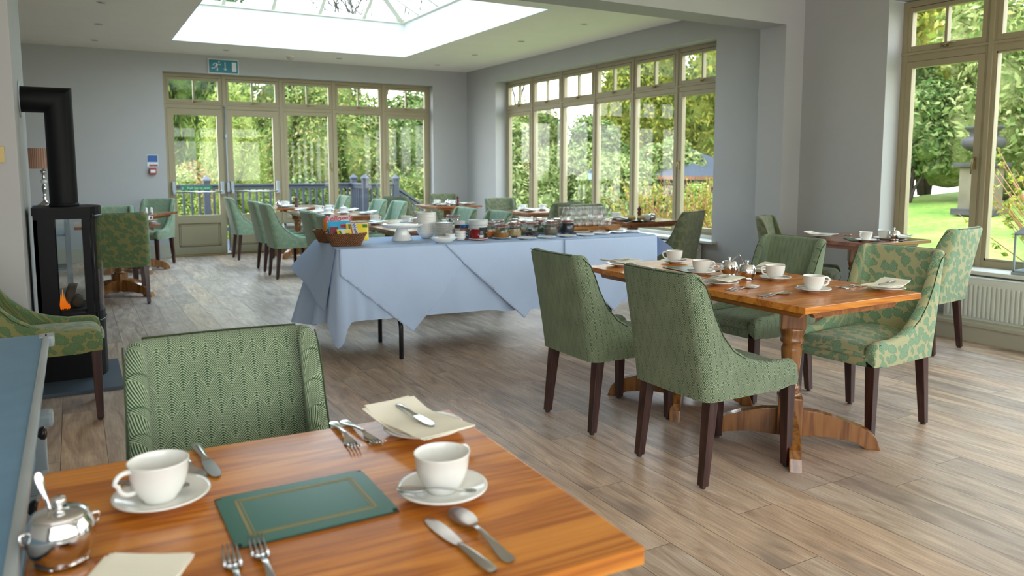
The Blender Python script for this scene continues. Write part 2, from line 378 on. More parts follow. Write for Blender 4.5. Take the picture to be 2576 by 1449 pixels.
# ------------------------------------------------------------------ geometry helpers
class G:
    """collects shapes for ONE mesh object"""
    def __init__(s): s.v, s.f, s.mi, s.uv, s.sm = [], [], [], {}, []
    def add(s, vs, fs, mi=0, smooth=False, uvs=None):
        o = len(s.v); s.v += [tuple(v) for v in vs]
        for k, f in enumerate(fs):
            if uvs is not None: s.uv[len(s.f)] = [uvs[i] for i in f]
            s.f.append([i + o for i in f]); s.mi.append(mi); s.sm.append(smooth)
        return s
    def box(s, a, b, mi=0, bev=0.0):
        (x0, y0, z0), (x1, y1, z1) = a, b
        x0, x1 = min(x0, x1), max(x0, x1); y0, y1 = min(y0, y1), max(y0, y1); z0, z1 = min(z0, z1), max(z0, z1)
        bm = bmesh.new(); bmesh.ops.create_cube(bm, size=1)
        for v in bm.verts:
            v.co = Vector(((x0 + x1) / 2 + v.co.x * (x1 - x0), (y0 + y1) / 2 + v.co.y * (y1 - y0), (z0 + z1) / 2 + v.co.z * (z1 - z0)))
        if bev: bmesh.ops.bevel(bm, geom=bm.edges[:], offset=min(bev, (x1 - x0) * .45, (y1 - y0) * .45, (z1 - z0) * .45), segments=2, profile=0.7, affect='EDGES')
        return s.bm(bm, mi)
    def bm(s, bm, mi=0, smooth=False):
        bm.verts.index_update()
        s.add([v.co[:] for v in bm.verts], [[v.index for v in f.verts] for f in bm.faces], mi, smooth); bm.free(); return s
    def lathe(s, prof, seg=32, c=(0, 0, 0), mi=0, sx=1.0, sy=1.0, smooth=True):
        n = len(prof); vs = []
        for k in range(seg):
            a = 2 * PI * k / seg
            for r, z in prof: vs.append((c[0] + r * math.cos(a) * sx, c[1] + r * math.sin(a) * sy, c[2] + z))
        fs = []
        for k in range(seg):
            k2 = (k + 1) % seg
            for i in range(n - 1): fs.append((k * n + i, k2 * n + i, k2 * n + i + 1, k * n + i + 1))
        o = len(s.v); s.add(vs, fs, mi, smooth)
        for i, end in ((0, 1), (n - 1, 0)):
            if prof[i][0] > 1e-6:
                ring = [k * n + i + o for k in range(seg)]
                s.f.append(ring[::-1] if end else ring); s.mi.append(mi); s.sm.append(False)
        return s
    def tube(s, pts, r, seg=10, mi=0, cap=True, flat=1.0):
        pts = [Vector(p) for p in pts]; n = len(pts); rs = r if isinstance(r, (list, tuple)) else [r] * n
        vs = []; nrm = None
        for i, p in enumerate(pts):
            t = (pts[min(i + 1, n - 1)] - pts[max(i - 1, 0)]).normalized()
            if nrm is None:
                nrm = Vector((0, 0, 1)) if abs(t.z) < 0.9 else Vector((1, 0, 0))
            nrm = (nrm - t * nrm.dot(t)).normalized(); b = t.cross(nrm)
            for k in range(seg):
                a = 2 * PI * k / seg
                vs.append(p + b * math.cos(a) * rs[i] + nrm * math.sin(a) * rs[i] * flat)
        fs = []
        for i in range(n - 1):
            for k in range(seg):
                k2 = (k + 1) % seg; fs.append((i * seg + k, i * seg + k2, (i + 1) * seg + k2, (i + 1) * seg + k))
        s.add(vs, fs, mi, True)
        if cap:
            o = len(s.v) - len(vs)
            s.f.append([o + k for k in range(seg)][::-1]); s.f.append([o + (n - 1) * seg + k for k in range(seg)])
            s.mi += [mi, mi]; s.sm += [False, False]
        return s
    def prism(s, poly, axis, a, b, mi=0):
        """extrude a 2-D polygon along axis (0,1,2) from a to b"""
        def P(p, t):
            q = [p[0], p[1]]; q.insert(axis, t); return tuple(q)
        n = len(poly)
        vs = [P(p, a) for p in poly] + [P(p, b) for p in poly]
        fs = [list(range(n))[::-1], list(range(n, 2 * n))] + [(i, (i + 1) % n, n + (i + 1) % n, n + i) for i in range(n)]
        return s.add(vs, fs, mi)
    def frustum(s, c0, hx0, hy0, c1, hx1, hy1, mi=0, bev=0.0):
        """four-sided taper between two rectangles"""
        vs = []
        for c, hx, hy in ((c0, hx0, hy0), (c1, hx1, hy1)):
            for sx, sy in ((-1, -1), (1, -1), (1, 1), (-1, 1)): vs.append((c[0] + sx * hx, c[1] + sy * hy, c[2]))
        fs = [(3, 2, 1, 0), (4, 5, 6, 7), (0, 1, 5, 4), (1, 2, 6, 5), (2, 3, 7, 6), (3, 0, 4, 7)]
        if bev:
            bm = bmesh.new(); bv = [bm.verts.new(v) for v in vs]
            for f in fs: bm.faces.new([bv[i] for i in f])
            bmesh.ops.bevel(bm, geom=bm.edges[:], offset=bev, segments=2, profile=0.7, affect='EDGES')
            return s.bm(bm, mi)
        return s.add(vs, fs, mi)
    def grid(s, fn, nu, nv, mi=0, smooth=True, uv=None, flip=False):
        vs = [fn(i / nu, j / nv) for j in range(nv + 1) for i in range(nu + 1)]
        fs = []
        for j in range(nv):
            for i in range(nu):
                a = j * (nu + 1) + i; q = (a, a + 1, a + nu + 2, a + nu + 1)
                fs.append(q[::-1] if flip else q)
        uvs = [uv(i / nu, j / nv) for j in range(nv + 1) for i in range(nu + 1)] if uv else None
        return s.add(vs, fs, mi, smooth, uvs)
    def mesh(s, name, mats):
        me = bpy.data.meshes.new(name)
        me.from_pydata(s.v, [], s.f); me.update()
        for m in (mats if isinstance(mats, (list, tuple)) else [mats]):
            me.materials.append(M[m] if isinstance(m, str) else m)
        me.polygons.foreach_set('material_index', s.mi)
        me.polygons.foreach_set('use_smooth', s.sm)
        if s.uv:
            ul = me.uv_layers.new(name='UVMap')
            for p in me.polygons:
                if p.index in s.uv:
                    for li, c in zip(p.loop_indices, s.uv[p.index]): ul.data[li].uv = c
        me.validate(); me.update()
        return me

def obj(name, g, mat, parent=None, loc=(0, 0, 0), rz=0.0):
    me = g.mesh(name, mat) if isinstance(g, G) else g
    o = bpy.data.objects.new(name, me); COL.objects.link(o)
    o.location = loc; o.rotation_euler = (0, 0, rz)
    if parent is not None: o.parent = parent
    return o
def tag(o, label=None, cat=None, group=None, kind=None):
    if label: o['label'] = label
    if cat: o['category'] = cat
    if group: o['group'] = group
    if kind: o['kind'] = kind
    return o
def thing(name, label, cat, loc=(0, 0, 0), rz=0.0, group=None):
    o = bpy.data.objects.new(name, None); COL.objects.link(o); o.empty_display_size = 0.05
    o.location = loc; o.rotation_euler = (0, 0, rz)
    return tag(o, label, cat, group)
def struct(name, g, mat, parent=None, loc=(0, 0, 0)):
    o = obj(name, g, mat, parent, loc)
    if parent is None: o['kind'] = 'structure'
    return o
PARK = {}
def dup(root, loc, rz=0.0, label=None, group=None, rot=None):
    """the first call moves the prototype itself, later calls copy it with its parts"""
    if not PARK.get(root.name):
        PARK[root.name] = True; r = root
    else:
        r = root.copy(); COL.objects.link(r)
        for ch in PARTS.get(root.name, []):
            c = ch.copy(); COL.objects.link(c); c.parent = r
            for g2 in PARTS.get(ch.name, []):
                d = g2.copy(); COL.objects.link(d); d.parent = c
    r.location = loc; r.rotation_euler = rot if rot else (0, 0, rz)
    if label: r['label'] = label
    if group: r['group'] = group
    elif 'group' in r and label: del r['group']
    return r
PARTS = {}
def proto(root):
    """remember the part tree of a finished prototype"""
    def rec(o):
        PARTS[o.name] = [c for c in bpy.data.objects if c.parent == o]
        for c in PARTS[o.name]: rec(c)
    rec(root); return root
def lerp(a, b, t): return a + (b - a) * t
def interp(tab, x):
    for (x0, y0), (x1, y1) in zip(tab, tab[1:]):
        if x <= x1: return y0 + (y1 - y0) * max(0.0, (x - x0)) / (x1 - x0)
    return tab[-1][1]
R = math.radians

# ------------------------------------------------------------------ room shell
XW, YW, ZC = 6.0, 12.13, 2.93          # right wall face, far wall face, ceiling
XL, YB = -3.0, -2.2                    # left and rear walls (mostly out of view)
struct('floor', G().box((XL - .2, YB - .2, -0.12), (XW + .31, YW + .25, 0.0)), 'floor')
SX0, SX1, SY0, SY1 = 1.20, 4.38, 6.94, 10.92   # roof-lantern opening
ZT = 3.41
g = G()
e = .012
for a, b in (((XL - .2, YB - .2), (SX0 - e, YW + .25)), ((SX1 + e, YB - .2), (XW + .31, YW + .25)), ((SX0 - e, YB - .2), (SX1 + e, SY0 - e)), ((SX0 - e, SY1 + e), (SX1 + e, YW + .25))):
    g.box((a[0], a[1], ZC), (b[0], b[1], ZC + .3))
struct('ceiling', g, 'ceiling')
g = G()
t = .12
for t, z, zt_ in ((.011, ZC, ZC + .301), (.12, ZC + .301, ZT)):
    g.box((SX0 - t, SY0 - t, z), (SX0, SY1 + t, zt_)); g.box((SX1, SY0 - t, z), (SX1 + t, SY1 + t, zt_))
    g.box((SX0, SY0 - t, z), (SX1, SY0, zt_)); g.box((SX0, SY1, z), (SX1, SY1 + t, zt_))
struct('trim_1', g, 'curb')            # white upstand around the roof lantern
# far wall with its opening
HEAD = 2.67
g = G()
g.box((XL - .2, YW, 0), (1.19, YW + .25, ZC)); g.box((5.36, YW, 0), (XW + .31, YW + .25, ZC)); g.box((1.19, YW, HEAD), (5.36, YW + .25, ZC))
g.box((2.86, YW + .02, 0), (5.36, YW + .25, .44))
struct('wall_far', g, 'wall')
# right wall, far bay and near bay
g = G()
g.box((XW, 5.2, 0), (XW + .31, 6.17, ZC)); g.box((XW, 11.09, 0), (XW + .31, YW + .25, ZC))
g.box((XW, 6.17, HEAD), (XW + .31, 11.09, ZC)); g.box((XW, 6.17, 0), (XW + .31, 11.09, .47))
g.box((XW, 4.18, 0), (XW + .31, 5.2, ZC)); g.box((XW, YB - .2, HEAD + .02), (XW + .31, 4.18, ZC))
g.box((XW, YB - .2, 0), (XW + .31, 4.18, .49)); g.box((XW, YB - .2, .49), (XW + .31, -1.75, HEAD + .02))
struct('wall_right', g, 'wall')
struct('wall_left', G().box((XL - .2, YB - .2, 0), (XL, YW + .25, ZC)), 'wall')
g = G(); g.box((XL - .2, YB - .35, 0), (-2.4, YB, ZC)); g.box((5.6, YB - .35, 0), (XW + .31, YB, ZC)); g.box((-2.4, YB - .35, 0), (5.6, YB, .80)); g.box((-2.4, YB - .35, HEAD), (5.6, YB, ZC))  # rear wall left open for the added window run
struct('wall_back', g, 'wall')
struct('wall_chimney', G().box((XL, 4.95, 0), (-.25, 6.12, ZC), bev=.004), 'wall')
g = G(); g.box((-1.2, 5.04, 2.60), (XW, 5.35, ZC)); g.box((5.76, 5.04, 0), (XW, 5.35, 2.60))
struct('trim_2', g, 'wall')            # downstand beam and its pier
# skirtings
struct('baseboard_far', G().box((XL, YW - .02, 0), (1.19, YW, .20), bev=.004).box((5.36, YW - .02, 0), (XW, YW, .20), bev=.004).box((2.9, YW - .02, 0), (5.36, YW, .14)), 'skirt')
g = G(); g.box((5.76, YB, 0), (XW, 5.03, .135), bev=.006); g.box((5.745, YB, .12), (XW, 5.03, .15), bev=.006)
g.box((XW - .02, 5.36, 0), (XW, YW, .2), bev=.004)
struct('baseboard_right', g, 'skirt')
struct('baseboard_chimney', G().box((XL, 4.93, 0), (-.25, 4.95, .18), bev=.004), 'skirt')

# ------------------------------------------------------------------ windows
def handle_geo(ax):
    """small brass stay: knuckle and bar; ax 0 bar along x, 1 along y"""
    g = G()
    g.lathe([(0.0, -.014), (.012, -.012), (.014, 0), (.012, .012), (0, .014)], 10)
    if ax == 0: g.tube([(0, -.02, 0), (.05, -.028, .008), (.11, -.026, .010)], .0055, 8); g.box((-.03, -.004, -.012), (.03, .006, .012))
    else: g.tube([(-.02, 0, 0), (-.028, -.05, .008), (-.026, -.11, .010)], .0055, 8); g.box((-.004, -.03, -.012), (.006, .03, .012))
    return g
def lever_geo(ax):
    g = G()
    if ax == 0: g.box((-.009, -.006, -.05), (.009, .004, .05), bev=.004); g.tube([(0, -.01, .03), (0, -.035, .03), (.004, -.04, -.02), (.008, -.035, -.085)], [.008, .008, .006, .005], 8)
    else: g.box((-.006, -.009, -.05), (.004, .009, .05), bev=.004); g.tube([(-.01, 0, .03), (-.035, 0, .03), (-.04, .004, -.02), (-.035, .008, -.085)], [.008, .008, .006, .005], 8)
    return g

def window(name, ax, plane, a0, a1, nb, z0, z1, zt, casement, levers, sgn=1, doors=(), skip_sill=False):
    """glazed screen in the plane (x or y = plane). ax 0: runs along x on a y-plane. Depth goes outward."""
    root = bpy.data.objects.new(name, None); COL.objects.link(root); root['kind'] = 'structure'
    def B(g, s0, s1, d0, d1, q0, q1, bev=.004, mi=0):
        if ax == 0: g.box((s0, plane + d0, q0), (s1, plane + d1, q1), mi, bev)
        else: g.box((plane + d0, s0, q0), (plane + d1, s1, q1), mi, bev)
    fr = G(); D = .075; p = (a1 - a0) / nb
    B(fr, a0, a1, 0, D, z1 - .05, z1); B(fr, a0, a1, 0, D, zt - .045, zt + .03)
    B(fr, a0 + .001, a0 + .05, -.003, D + .003, z0 + .002, z1 - .002); B(fr, a1 - .05, a1 - .001, -.003, D + .003, z0 + .002, z1 - .002)
    for k in range(1, nb): B(fr, a0 + p * k - .04, a0 + p * k + .04, -.003, D + .003, z0 + .002, z1 - .002)
    for k in range(1, nb): B(fr, a0 + p * k - .018, a0 + p * k + .018, -.015, .012, z0 + .002, z1 - .002)
    lo = a0 if not doors else a0 + p * len(doors)
    B(fr, lo, a1, 0, D, z0, z0 + .06)
    B(fr, a0 + .002, a1 - .002, -.012, .0105, zt + .012, zt + .034)
    obj('frame', fr, 'frame', root)
    gl = G()
    for k in range(nb):
        s0, s1 = a0 + p * k + (.05 if k == 0 else .04), a0 + p * (k + 1) - (.05 if k == nb - 1 else .04)
        # top light: sash with one glazing bar
        sa = G(); q0, q1 = zt + .035, z1 - .055; w = .036
        B(sa, s0 + w, s1 - w, -.005, .049, q0, q0 + w + .012); B(sa, s0 + w, s1 - w, -.005, .049, q1 - w, q1)
        B(sa, s0, s0 + w, -.006, .05, q0, q1); B(sa, s1 - w, s1, -.006, .05, q0, q1)
        m_ = (s0 + s1) / 2; B(sa, m_ - .012, m_ + .012, -.002, .045, q0 + w, q1 - w)
        so = obj('sash', sa, 'frame', root)
        h = obj('handle', HANDLE[ax], 'brass', so)
        h.location = (m_, plane - .012, q0 + .02) if ax == 0 else (plane - .012, m_, q0 + .02)
        B(gl, s0 + w, s1 - w, .018, .022, q0 + w, q1 - w, bev=0)
        if k in doors: continue
        q0, q1 = z0 + .062, zt - .047
        if k in casement:
            sa = G(); w = .052
            B(sa, s0 + w, s1 - w, -.005, .049, q0, q0 + w); B(sa, s0 + w, s1 - w, -.005, .049, q1 - w, q1)
            B(sa, s0, s0 + w, -.006, .05, q0, q1); B(sa, s1 - w, s1, -.006, .05, q0, q1)
            so = obj('casement', sa, 'frame', root)
            if k in levers:
                h = obj('lever', LEVER[ax], 'brass', so); ls = s0 + w * .5 if levers[k] < 0 else s1 - w * .5
                h.location = (ls, plane - .012, 1.33) if ax == 0 else (plane - .012, ls, 1.33)
            B(gl, s0 + w, s1 - w, .018, .022, q0 + w, q1 - w, bev=0)
        else:
            B(gl, s0, s1, .018, .022, q0, q1, bev=0)
            bd = G()
            B(bd, s0, s0 + .012, .0, .03, q0, q1, 0); B(bd, s1 - .012, s1, .0, .03, q0, q1, 0); B(bd, s0, s1, .0, .03, q0, q0 + .014, 0); B(bd, s0, s1, .0, .03, q1 - .012, q1, 0)
            obj('glazing_bead', bd, 'frame', root)
    obj('pane', gl, 'glass', root)
    return root, p
HANDLE = {0: handle_geo(0).mesh('handle', 'brass'), 1: handle_geo(1).mesh('handle', 'brass')}
LEVER = {0: lever_geo(0).mesh('lever', 'brass'), 1: lever_geo(1).mesh('lever', 'brass')}
w1, pf = window('window_1', 0, 12.28, 1.19, 5.36, 5, .44, HEAD, 2.215, (2, 4), {2: 1, 4: -1}, doors=(0, 1))
w2, ps = window('window_2', 1, 6.20, 6.17, 11.09, 6, .50, HEAD, 2.215, (0, 5), {0: 1, 5: -1})
w3, pn = window('window_3', 1, 6.20, -1.75, 4.18, 8, .51, HEAD + .01, 2.225, (7, 4, 1), {7: -1, 4: 1})
obj('sill', G().box((2.86, YW - .05, .40), (5.40, 12.28, .44), bev=.008), 'sillwhite', w1)
obj('sill', G().box((XW - .07, 6.10, .475), (6.2, 11.15, .505), bev=.008).box((6.14, 6.17, .505), (6.2, 11.09, .54), bev=.004), 'sillwhite', w2)
obj('sill', G().box((XW - .07, -1.82, .485), (6.2, 4.24, .515), bev=.008), 'sillwhite', w3)
w5, pb = window('added_back_window', 0, YB - .22, -2.4, 5.6, 8, .80, HEAD, 2.215, (), {})  # unseen window run added behind the camera to brighten the foreground
# the pair of glazed doors
def door(name, x0, x1, bar):
    root = bpy.data.objects.new(name, None); COL.objects.link(root); root['kind'] = 'structure'
    g = G(); y0, y1 = 12.27, 12.33; z1 = 2.165; st = .085
    g.box((x0, y0, .02), (x0 + st, y1, z1), bev=.004); g.box((x1 - st, y0, .02), (x1, y1, z1), bev=.004)
    xa, xb = x0 + st - .002, x1 - st + .002; ya_, yb_ = y0 + .001, y1 - .001
    g.box((xa, ya_, z1 - .09), (xb, yb_, z1), bev=.003); g.box((xa, ya_, .48), (xb, yb_, .60), bev=.003); g.box((xa, ya_, .02), (xb, yb_, .13), bev=.003)
    g.box((x0 + st, y0 + .02, .12), (x1 - st, y1 - .01, .49))
    obj('leaf', g, 'frame', root)
    g = G(); a, b = x0 + st + .035, x1 - st - .035
    g.box((a, y0 + .006, .16), (b, y0 + .021, .445), bev=.008)
    for q in ((a - .02, b + .02, .145, .158), (a - .02, b + .02, .447, .460)): g.box((q[0], y0 + .002, q[2]), (q[1], y0 + .02, q[3]))
    g.box((a - .02, y0 + .002, .145), (a - .007, y0 + .02, .46)); g.box((b + .007, y0 + .002, .145), (b + .02, y0 + .02, .46))
    obj('panel', g, 'frame', root)
    obj('pane', G().box((x0 + st, 12.29, .60), (x1 - st, 12.294, z1 - .09)), 'glass', root)
    g = G(); ya = y0 - .002
    for xx in (x0 + .045, x1 - .045): g.box((xx - .022, ya - .055, .93), (xx + .022, ya, 1.10), bev=.01); g.box((xx - .022, ya - .10, .915), (xx + .022, ya - .02, .97), bev=.012)
    b_ = obj('push_bar', g, 'greymetal', root)
    obj('bar', G().tube([(x0 + .05, ya - .085, .945), (x1 - .05, ya - .085, .945)], .013, 12), 'cutlery', b_)
    return root
xm = 1.19 + pf + .01
d1 = door('door_1', 1.235, xm - .035, True)
d2 = door('door_2', xm + .015, 1.19 + 2 * pf - .042, True)
g = G(); g.tube([(xm, 12.24, .05), (xm, 12.24, 2.20)], .011, 8)
for z in (.05, .55, 1.75): g.box((xm - .016, 12.225, z), (xm + .016, 12.27, z + .05), bev=.004)
g.lathe([(0, 0), (.02, .005), (.02, .03), (0, .035)], 12, (xm, 12.24, 2.19))
g.box((xm - .02, 12.2, .94), (xm + .02, 12.26, 1.08), bev=.008)
obj('shoot_bolt', g, 'greymetal', d2)
obj('threshold', G().box((1.19, 12.17, 0), (2.9, 12.28, .022), bev=.005), 'brass', d1)

# roof lantern: ring beam, hips, ridge, glazing bars, glass
def bar(g, a, b, w, h, mi=0):
    a, b = Vector(a), Vector(b); t = (b - a).normalized(); side = t.cross(Vector((0, 0, 1))).normalized() * (w / 2); up = side.cross(t).normalized() * h
    vs = [a - side, a + side, a + side + up, a - side + up, b - side, b + side, b + side + up, b - side + up]
    g.add(vs, [(0, 1, 2, 3), (7, 6, 5, 4), (0, 4, 5, 1), (1, 5, 6, 2), (2, 6, 7, 3), (3, 7, 4, 0)], mi)
root = bpy.data.objects.new('window_4', None); COL.objects.link(root); root['kind'] = 'structure'
g = G(); ZR = ZT + .92; xc = (SX0 + SX1) / 2; ya, yb = SY0 + 1.55, SY1 - 1.55
g.box((SX0 - .06, SY0 - .1, ZT), (SX0 + .05, SY1 + .1, ZT + .06)); g.box((SX1 - .05, SY0 - .1, ZT), (SX1 + .06, SY1 + .1, ZT + .06))
g.box((SX0, SY0 - .06, ZT), (SX1, SY0 + .05, ZT + .06)); g.box((SX0, SY1 - .05, ZT), (SX1, SY1 + .06, ZT + .06))
z0 = ZT + .05
for sx, sy, y in ((SX0, SY0, ya), (SX1, SY0, ya), (SX0, SY1, yb), (SX1, SY1, yb)): bar(g, (sx, sy, z0), (xc, y, ZR), .085, -.07)
bar(g, (xc, ya, ZR), (xc, yb, ZR), .09, -.09)
sl = (ZR - z0)
for k in range(1, 5):
    x = SX0 + (SX1 - SX0) * k / 5; f = 1 - abs(x - xc) / (xc - SX0)
    for sy, y in ((SY0, ya), (SY1, yb)): bar(g, (x, sy, z0), (x, lerp(sy, y, f), z0 + sl * f), .05, -.06)
for k in range(1, 6):
    y = SY0 + (SY1 - SY0) * k / 6
    f = min(1, (y - SY0) / (ya - SY0), (SY1 - y) / (SY1 - yb))
    for sx in (SX0, SX1): bar(g, (sx, y, z0), (lerp(sx, xc, f), y, z0 + sl * f), .05, -.06)
obj('glazing_bars', g, 'roofbar', root)
g = G(); zz = z0 + .012; A, Bq, C_, D_ = (SX0, SY0, zz), (SX1, SY0, zz), (SX1, SY1, zz), (SX0, SY1, zz); P, Q = (xc, ya, ZR + .012), (xc, yb, ZR + .012)
g.add([A, Bq, C_, D_, P, Q], [(0, 1, 4), (1, 2, 5, 4), (2, 3, 5), (3, 0, 4, 5)])
obj('pane', g, 'roofglass', root)

# ------------------------------------------------------------------ fittings on walls and ceiling
g = G(); g.lathe([(0, 0.0), (.028, 0.0), (.032, -.004), (.043, -.005), (.045, 0.0)], 24)
dl = obj('downlight', g, 'chrome'); g2 = G(); g2.lathe([(0, .001), (.027, .001), (.027, .004), (0, .004)], 20)
obj('lens', G().lathe([(0, -.002), (.025, -.002), (.025, -.0005), (0, -.0005)], 20), simple('downlight_lens', (.20, .18, .16), .3), dl)
proto(dl); tag(dl, cat='ceiling light')
for x, y, lb in ((.34, 8.81, 'recessed downlight left of the roof lantern, nearest of three in that row'), (.35, 10.12, 'recessed downlight left of the roof lantern, middle of three in that row'),
                 (.34, 11.41, 'recessed downlight in the far left corner of the ceiling'), (1.95, 11.47, 'recessed downlight in front of the running-man exit sign'),
                 (3.57, 11.51, 'recessed downlight between smoke detector and far right corner'), (5.15, 11.46, 'recessed downlight in the far right ceiling corner'),
                 (5.18, 10.20, 'second recessed downlight from the far right corner, along the side windows'), (5.16, 8.83, 'third recessed downlight from the far right corner, along the side windows'),
                 (5.19, 7.44, 'recessed downlight nearest the downstand beam, above the side windows')):
    dup(dl, (x, y, ZC - .0005), 0, lb, 'ceiling downlights')
sd = thing('smoke_detector', 'white domed smoke detector on ceiling near the exit sign', 'smoke detector', (2.87, 11.62, ZC))
obj('base', G().lathe([(0, 0), (.055, 0), (.055, -.015), (0, -.015)], 24), 'ceiling', sd)
obj('dome', G().lathe([(.045, -.015), (.045, -.028), (.036, -.045), (.015, -.052), (0, -.052)], 24), simple('detector_plastic', (.55, .52, .46), .5), sd)
# exit sign with running figure, arrow and door panel
ex = thing('exit_sign', 'blue-green emergency exit sign with running figure above the doors', 'exit sign', (2.015, YW, 2.78))
obj('casing', G().box((-.215, -.022, -.108), (.215, 0, .108), bev=.006), 'radiator', ex)
obj('panel', G().box((-.20, -.026, -.093), (.20, -.021, .093)), 'signgreen', ex)
g = G(); Y0, Y1 = -.030, -.0255
g.lathe([(0, 0), (.0105, 0), (.0105, .004), (0, .004)], 16)
for i in range(len(g.v)): x, y, z = g.v[i]; g.v[i] = (x - .062, Y1 - z * 1.0, y + .060)
def limb(g, pts, w=.016):
    for (x0, q0), (x1, q1) in zip(pts, pts[1:]):
        d = Vector((x1 - x0, q1 - q0)); L = max(d.length, 1e-6); nn = Vector((-d.y, d.x)) / L * w / 2; e = d / L * w * .3
        g.prism([(x0 - e.x + nn.x, q0 - e.y + nn.y), (x0 - e.x - nn.x, q0 - e.y - nn.y), (x1 + e.x - nn.x, q1 + e.y - nn.y), (x1 + e.x + nn.x, q1 + e.y + nn.y)], 1, Y0, Y1)
limb(g, [(-.080, .040), (-.105, -.005)], .026); limb(g, [(-.080, .044), (-.125, .040), (-.145, .015)], .012); limb(g, [(-.078, .040), (-.055, .018), (-.038, .030)], .012)
limb(g, [(-.105, -.008), (-.085, -.025), (-.088, -.062)], .016); limb(g, [(-.105, -.008), (-.130, -.028), (-.165, -.030)], .015)
obj('running_figure', g, 'signwhite', ex)
obj('arrow', G().box((.017, Y0, -.03), (.027, Y1, .062)).prism([(.022, -.062), (.046, -.026), (.022, -.036), (-.002, -.026)], 1, Y0, Y1), 'signwhite', ex)
obj('door_symbol', G().box((.118, Y0, -.068), (.178, Y1, .064)), 'signwhite', ex)
# fire notice and call point
fn = thing('fire_action_notice', 'small blue and white fire notice on wall left of doors', 'notice', (1.007, YW, 1.43))
obj('sheet', G().box((-.072, -.006, -.105), (.072, 0, .058)), 'signwhite', fn)
obj('blue_panel', G().box((-.066, -.008, -.045), (.066, -.005, .050)), 'blue', fn)
obj('hook', G().tube([(0, -.004, .058), (0, -.008, .075), (0, 0, .08)], .004, 6), 'greymetal', fn)
obj('red_strip', G().box((-.045, -.009, -.100), (.066, -.005, -.078)), 'red', fn)
cp = thing('fire_alarm_call_point', 'red break-glass fire alarm box below the blue notice', 'alarm', (1.003, YW, 1.255))
obj('casing', G().box((-.045, -.052, -.045), (.045, 0, .045), bev=.006), 'red', cp)
obj('window', G().box((-.032, -.054, -.020), (.032, -.050, .022)), 'signwhite', cp)
# push-bar sticker with its words
def text_geo(txt, size, extrude, align='CENTER', shear=0.0, bold=0.0):
    cu = bpy.data.curves.new('lettering', 'FONT'); cu.body = txt; cu.size = size; cu.extrude = extrude; cu.align_x = align; cu.align_y = 'CENTER'; cu.shear = shear; cu.offset = bold
    cu.resolution_u = 3
    o = bpy.data.objects.new('lettering', cu); COL.objects.link(o)
    bpy.context.view_layer.update()
    me = bpy.data.meshes.new_from_object(o); bpy.data.objects.remove(o); me.materials.clear(); return me
st = thing('push_bar_sticker', 'green push bar to open sticker on the left glazed door', 'sticker', (1.595, 12.2885, 1.005))
obj('backing', G().box((-.215, -.004, -.030), (.215, 0, .030)), 'stickergreen', st)
me = text_geo('Push bar to open', .046, .0006); me.materials.append(M['signwhite'])
lt = obj('lettering', me, None, st); lt.location = (.03, -.0048, 0); lt.rotation_euler = (R(90), 0, 0)
g = G(); limb(g, [(-.186, .012), (-.192, -.004), (-.200, -.018)], .006); limb(g, [(-.192, -.004), (-.184, -.020)], .006); limb(g, [(-.200, .006), (-.178, .004)], .005)
for i in range(len(g.v)): x, y, z = g.v[i]; g.v[i] = (x, -.0048 if y < -.028 else -.0042, z)
obj('figure_symbol', g, 'signwhite', st)
# light switch on the chimney breast
sw = thing('light_switch', 'brass rocker light switch plate on the chimney breast', 'switch', (-.353, 4.95, 1.373))
obj('plate', G().box((-.045, -.007, -.044), (.045, 0, .044), bev=.002), 'brass', sw)
obj('rocker', G().box((.004, -.012, -.012), (.020, -.006, .012), bev=.002), 'brass', sw)
# radiators
def radiator(label, loc, rz, L, zlo=.135, zhi=.46, valve=False, front_side=1):
    r = thing('radiator', label, 'radiator', loc, rz)
    g = G(); h = zhi - zlo; n = int(L / .0335)
    def prof(u):
        f = (u * n) % 1.0
        return -.012 if .12 < f < .88 and .5 < u * n < n - .5 else 0.0
    g.box((0, -.02, 0), (L, .0, h), bev=.008)
    for k in range(1, n):
        x = L * k / n
        g.box((x - .0105, -.032, .035), (x + .0105, -.02, h - .045), bev=.008)
    obj('panel', g, 'radiator', r)
    g = G(); g.box((0, -.022, h - .002), (L, .075, h + .012), bev=.005)
    for k in range(int(L / .03)): g.box((.02 + k * .03, .005, h + .010), (.036 + k * .03, .068, h + .013))
    obj('grille', g, 'radiator', r)
    obj('rear_panel', G().box((.01, .05, .01), (L - .01, .07, h)), 'radiator', r)
    obj('side_cover', G().box((-.006, -.018, 0), (.002, .072, h + .008), bev=.003), 'radiator', r)
    obj('side_cover', G().box((L - .002, -.018, 0), (L + .006, .072, h + .008), bev=.003), 'radiator', r)
    g = G(); g.tube([(.03, .03, 0), (.03, .03, -zlo)], .009, 8); g.tube([(L - .03, .03, 0), (L - .03, .03, -zlo)], .009, 8)
    obj('pipe', g, 'radiator', r)
    if valve:
        g = G(); g.lathe([(0, 0), (.014, 0), (.016, .012), (.011, .02), (0, .02)], 16)
        for i in range(len(g.v)): x, y, z = g.v[i]; g.v[i] = (L + .006 + z, .02 + x, h - .045 + y)
        obj('bleed_valve', g, 'chrome', r)
    return r

# local +x runs towards -y (rz -90): the panel faces -x
radiator('long white panel radiator below the near right window', (5.90, 3.50, .135), R(-90), 3.2)
radiator('white panel radiator end with bleed valve beside the pier', (5.90, 8.4, .10), R(-90), 2.10, .10, .445, True)
radiator('white radiator below the far window behind the set tables', (3.28, YW - .085, .12), 0, 1.5, .12, .36)
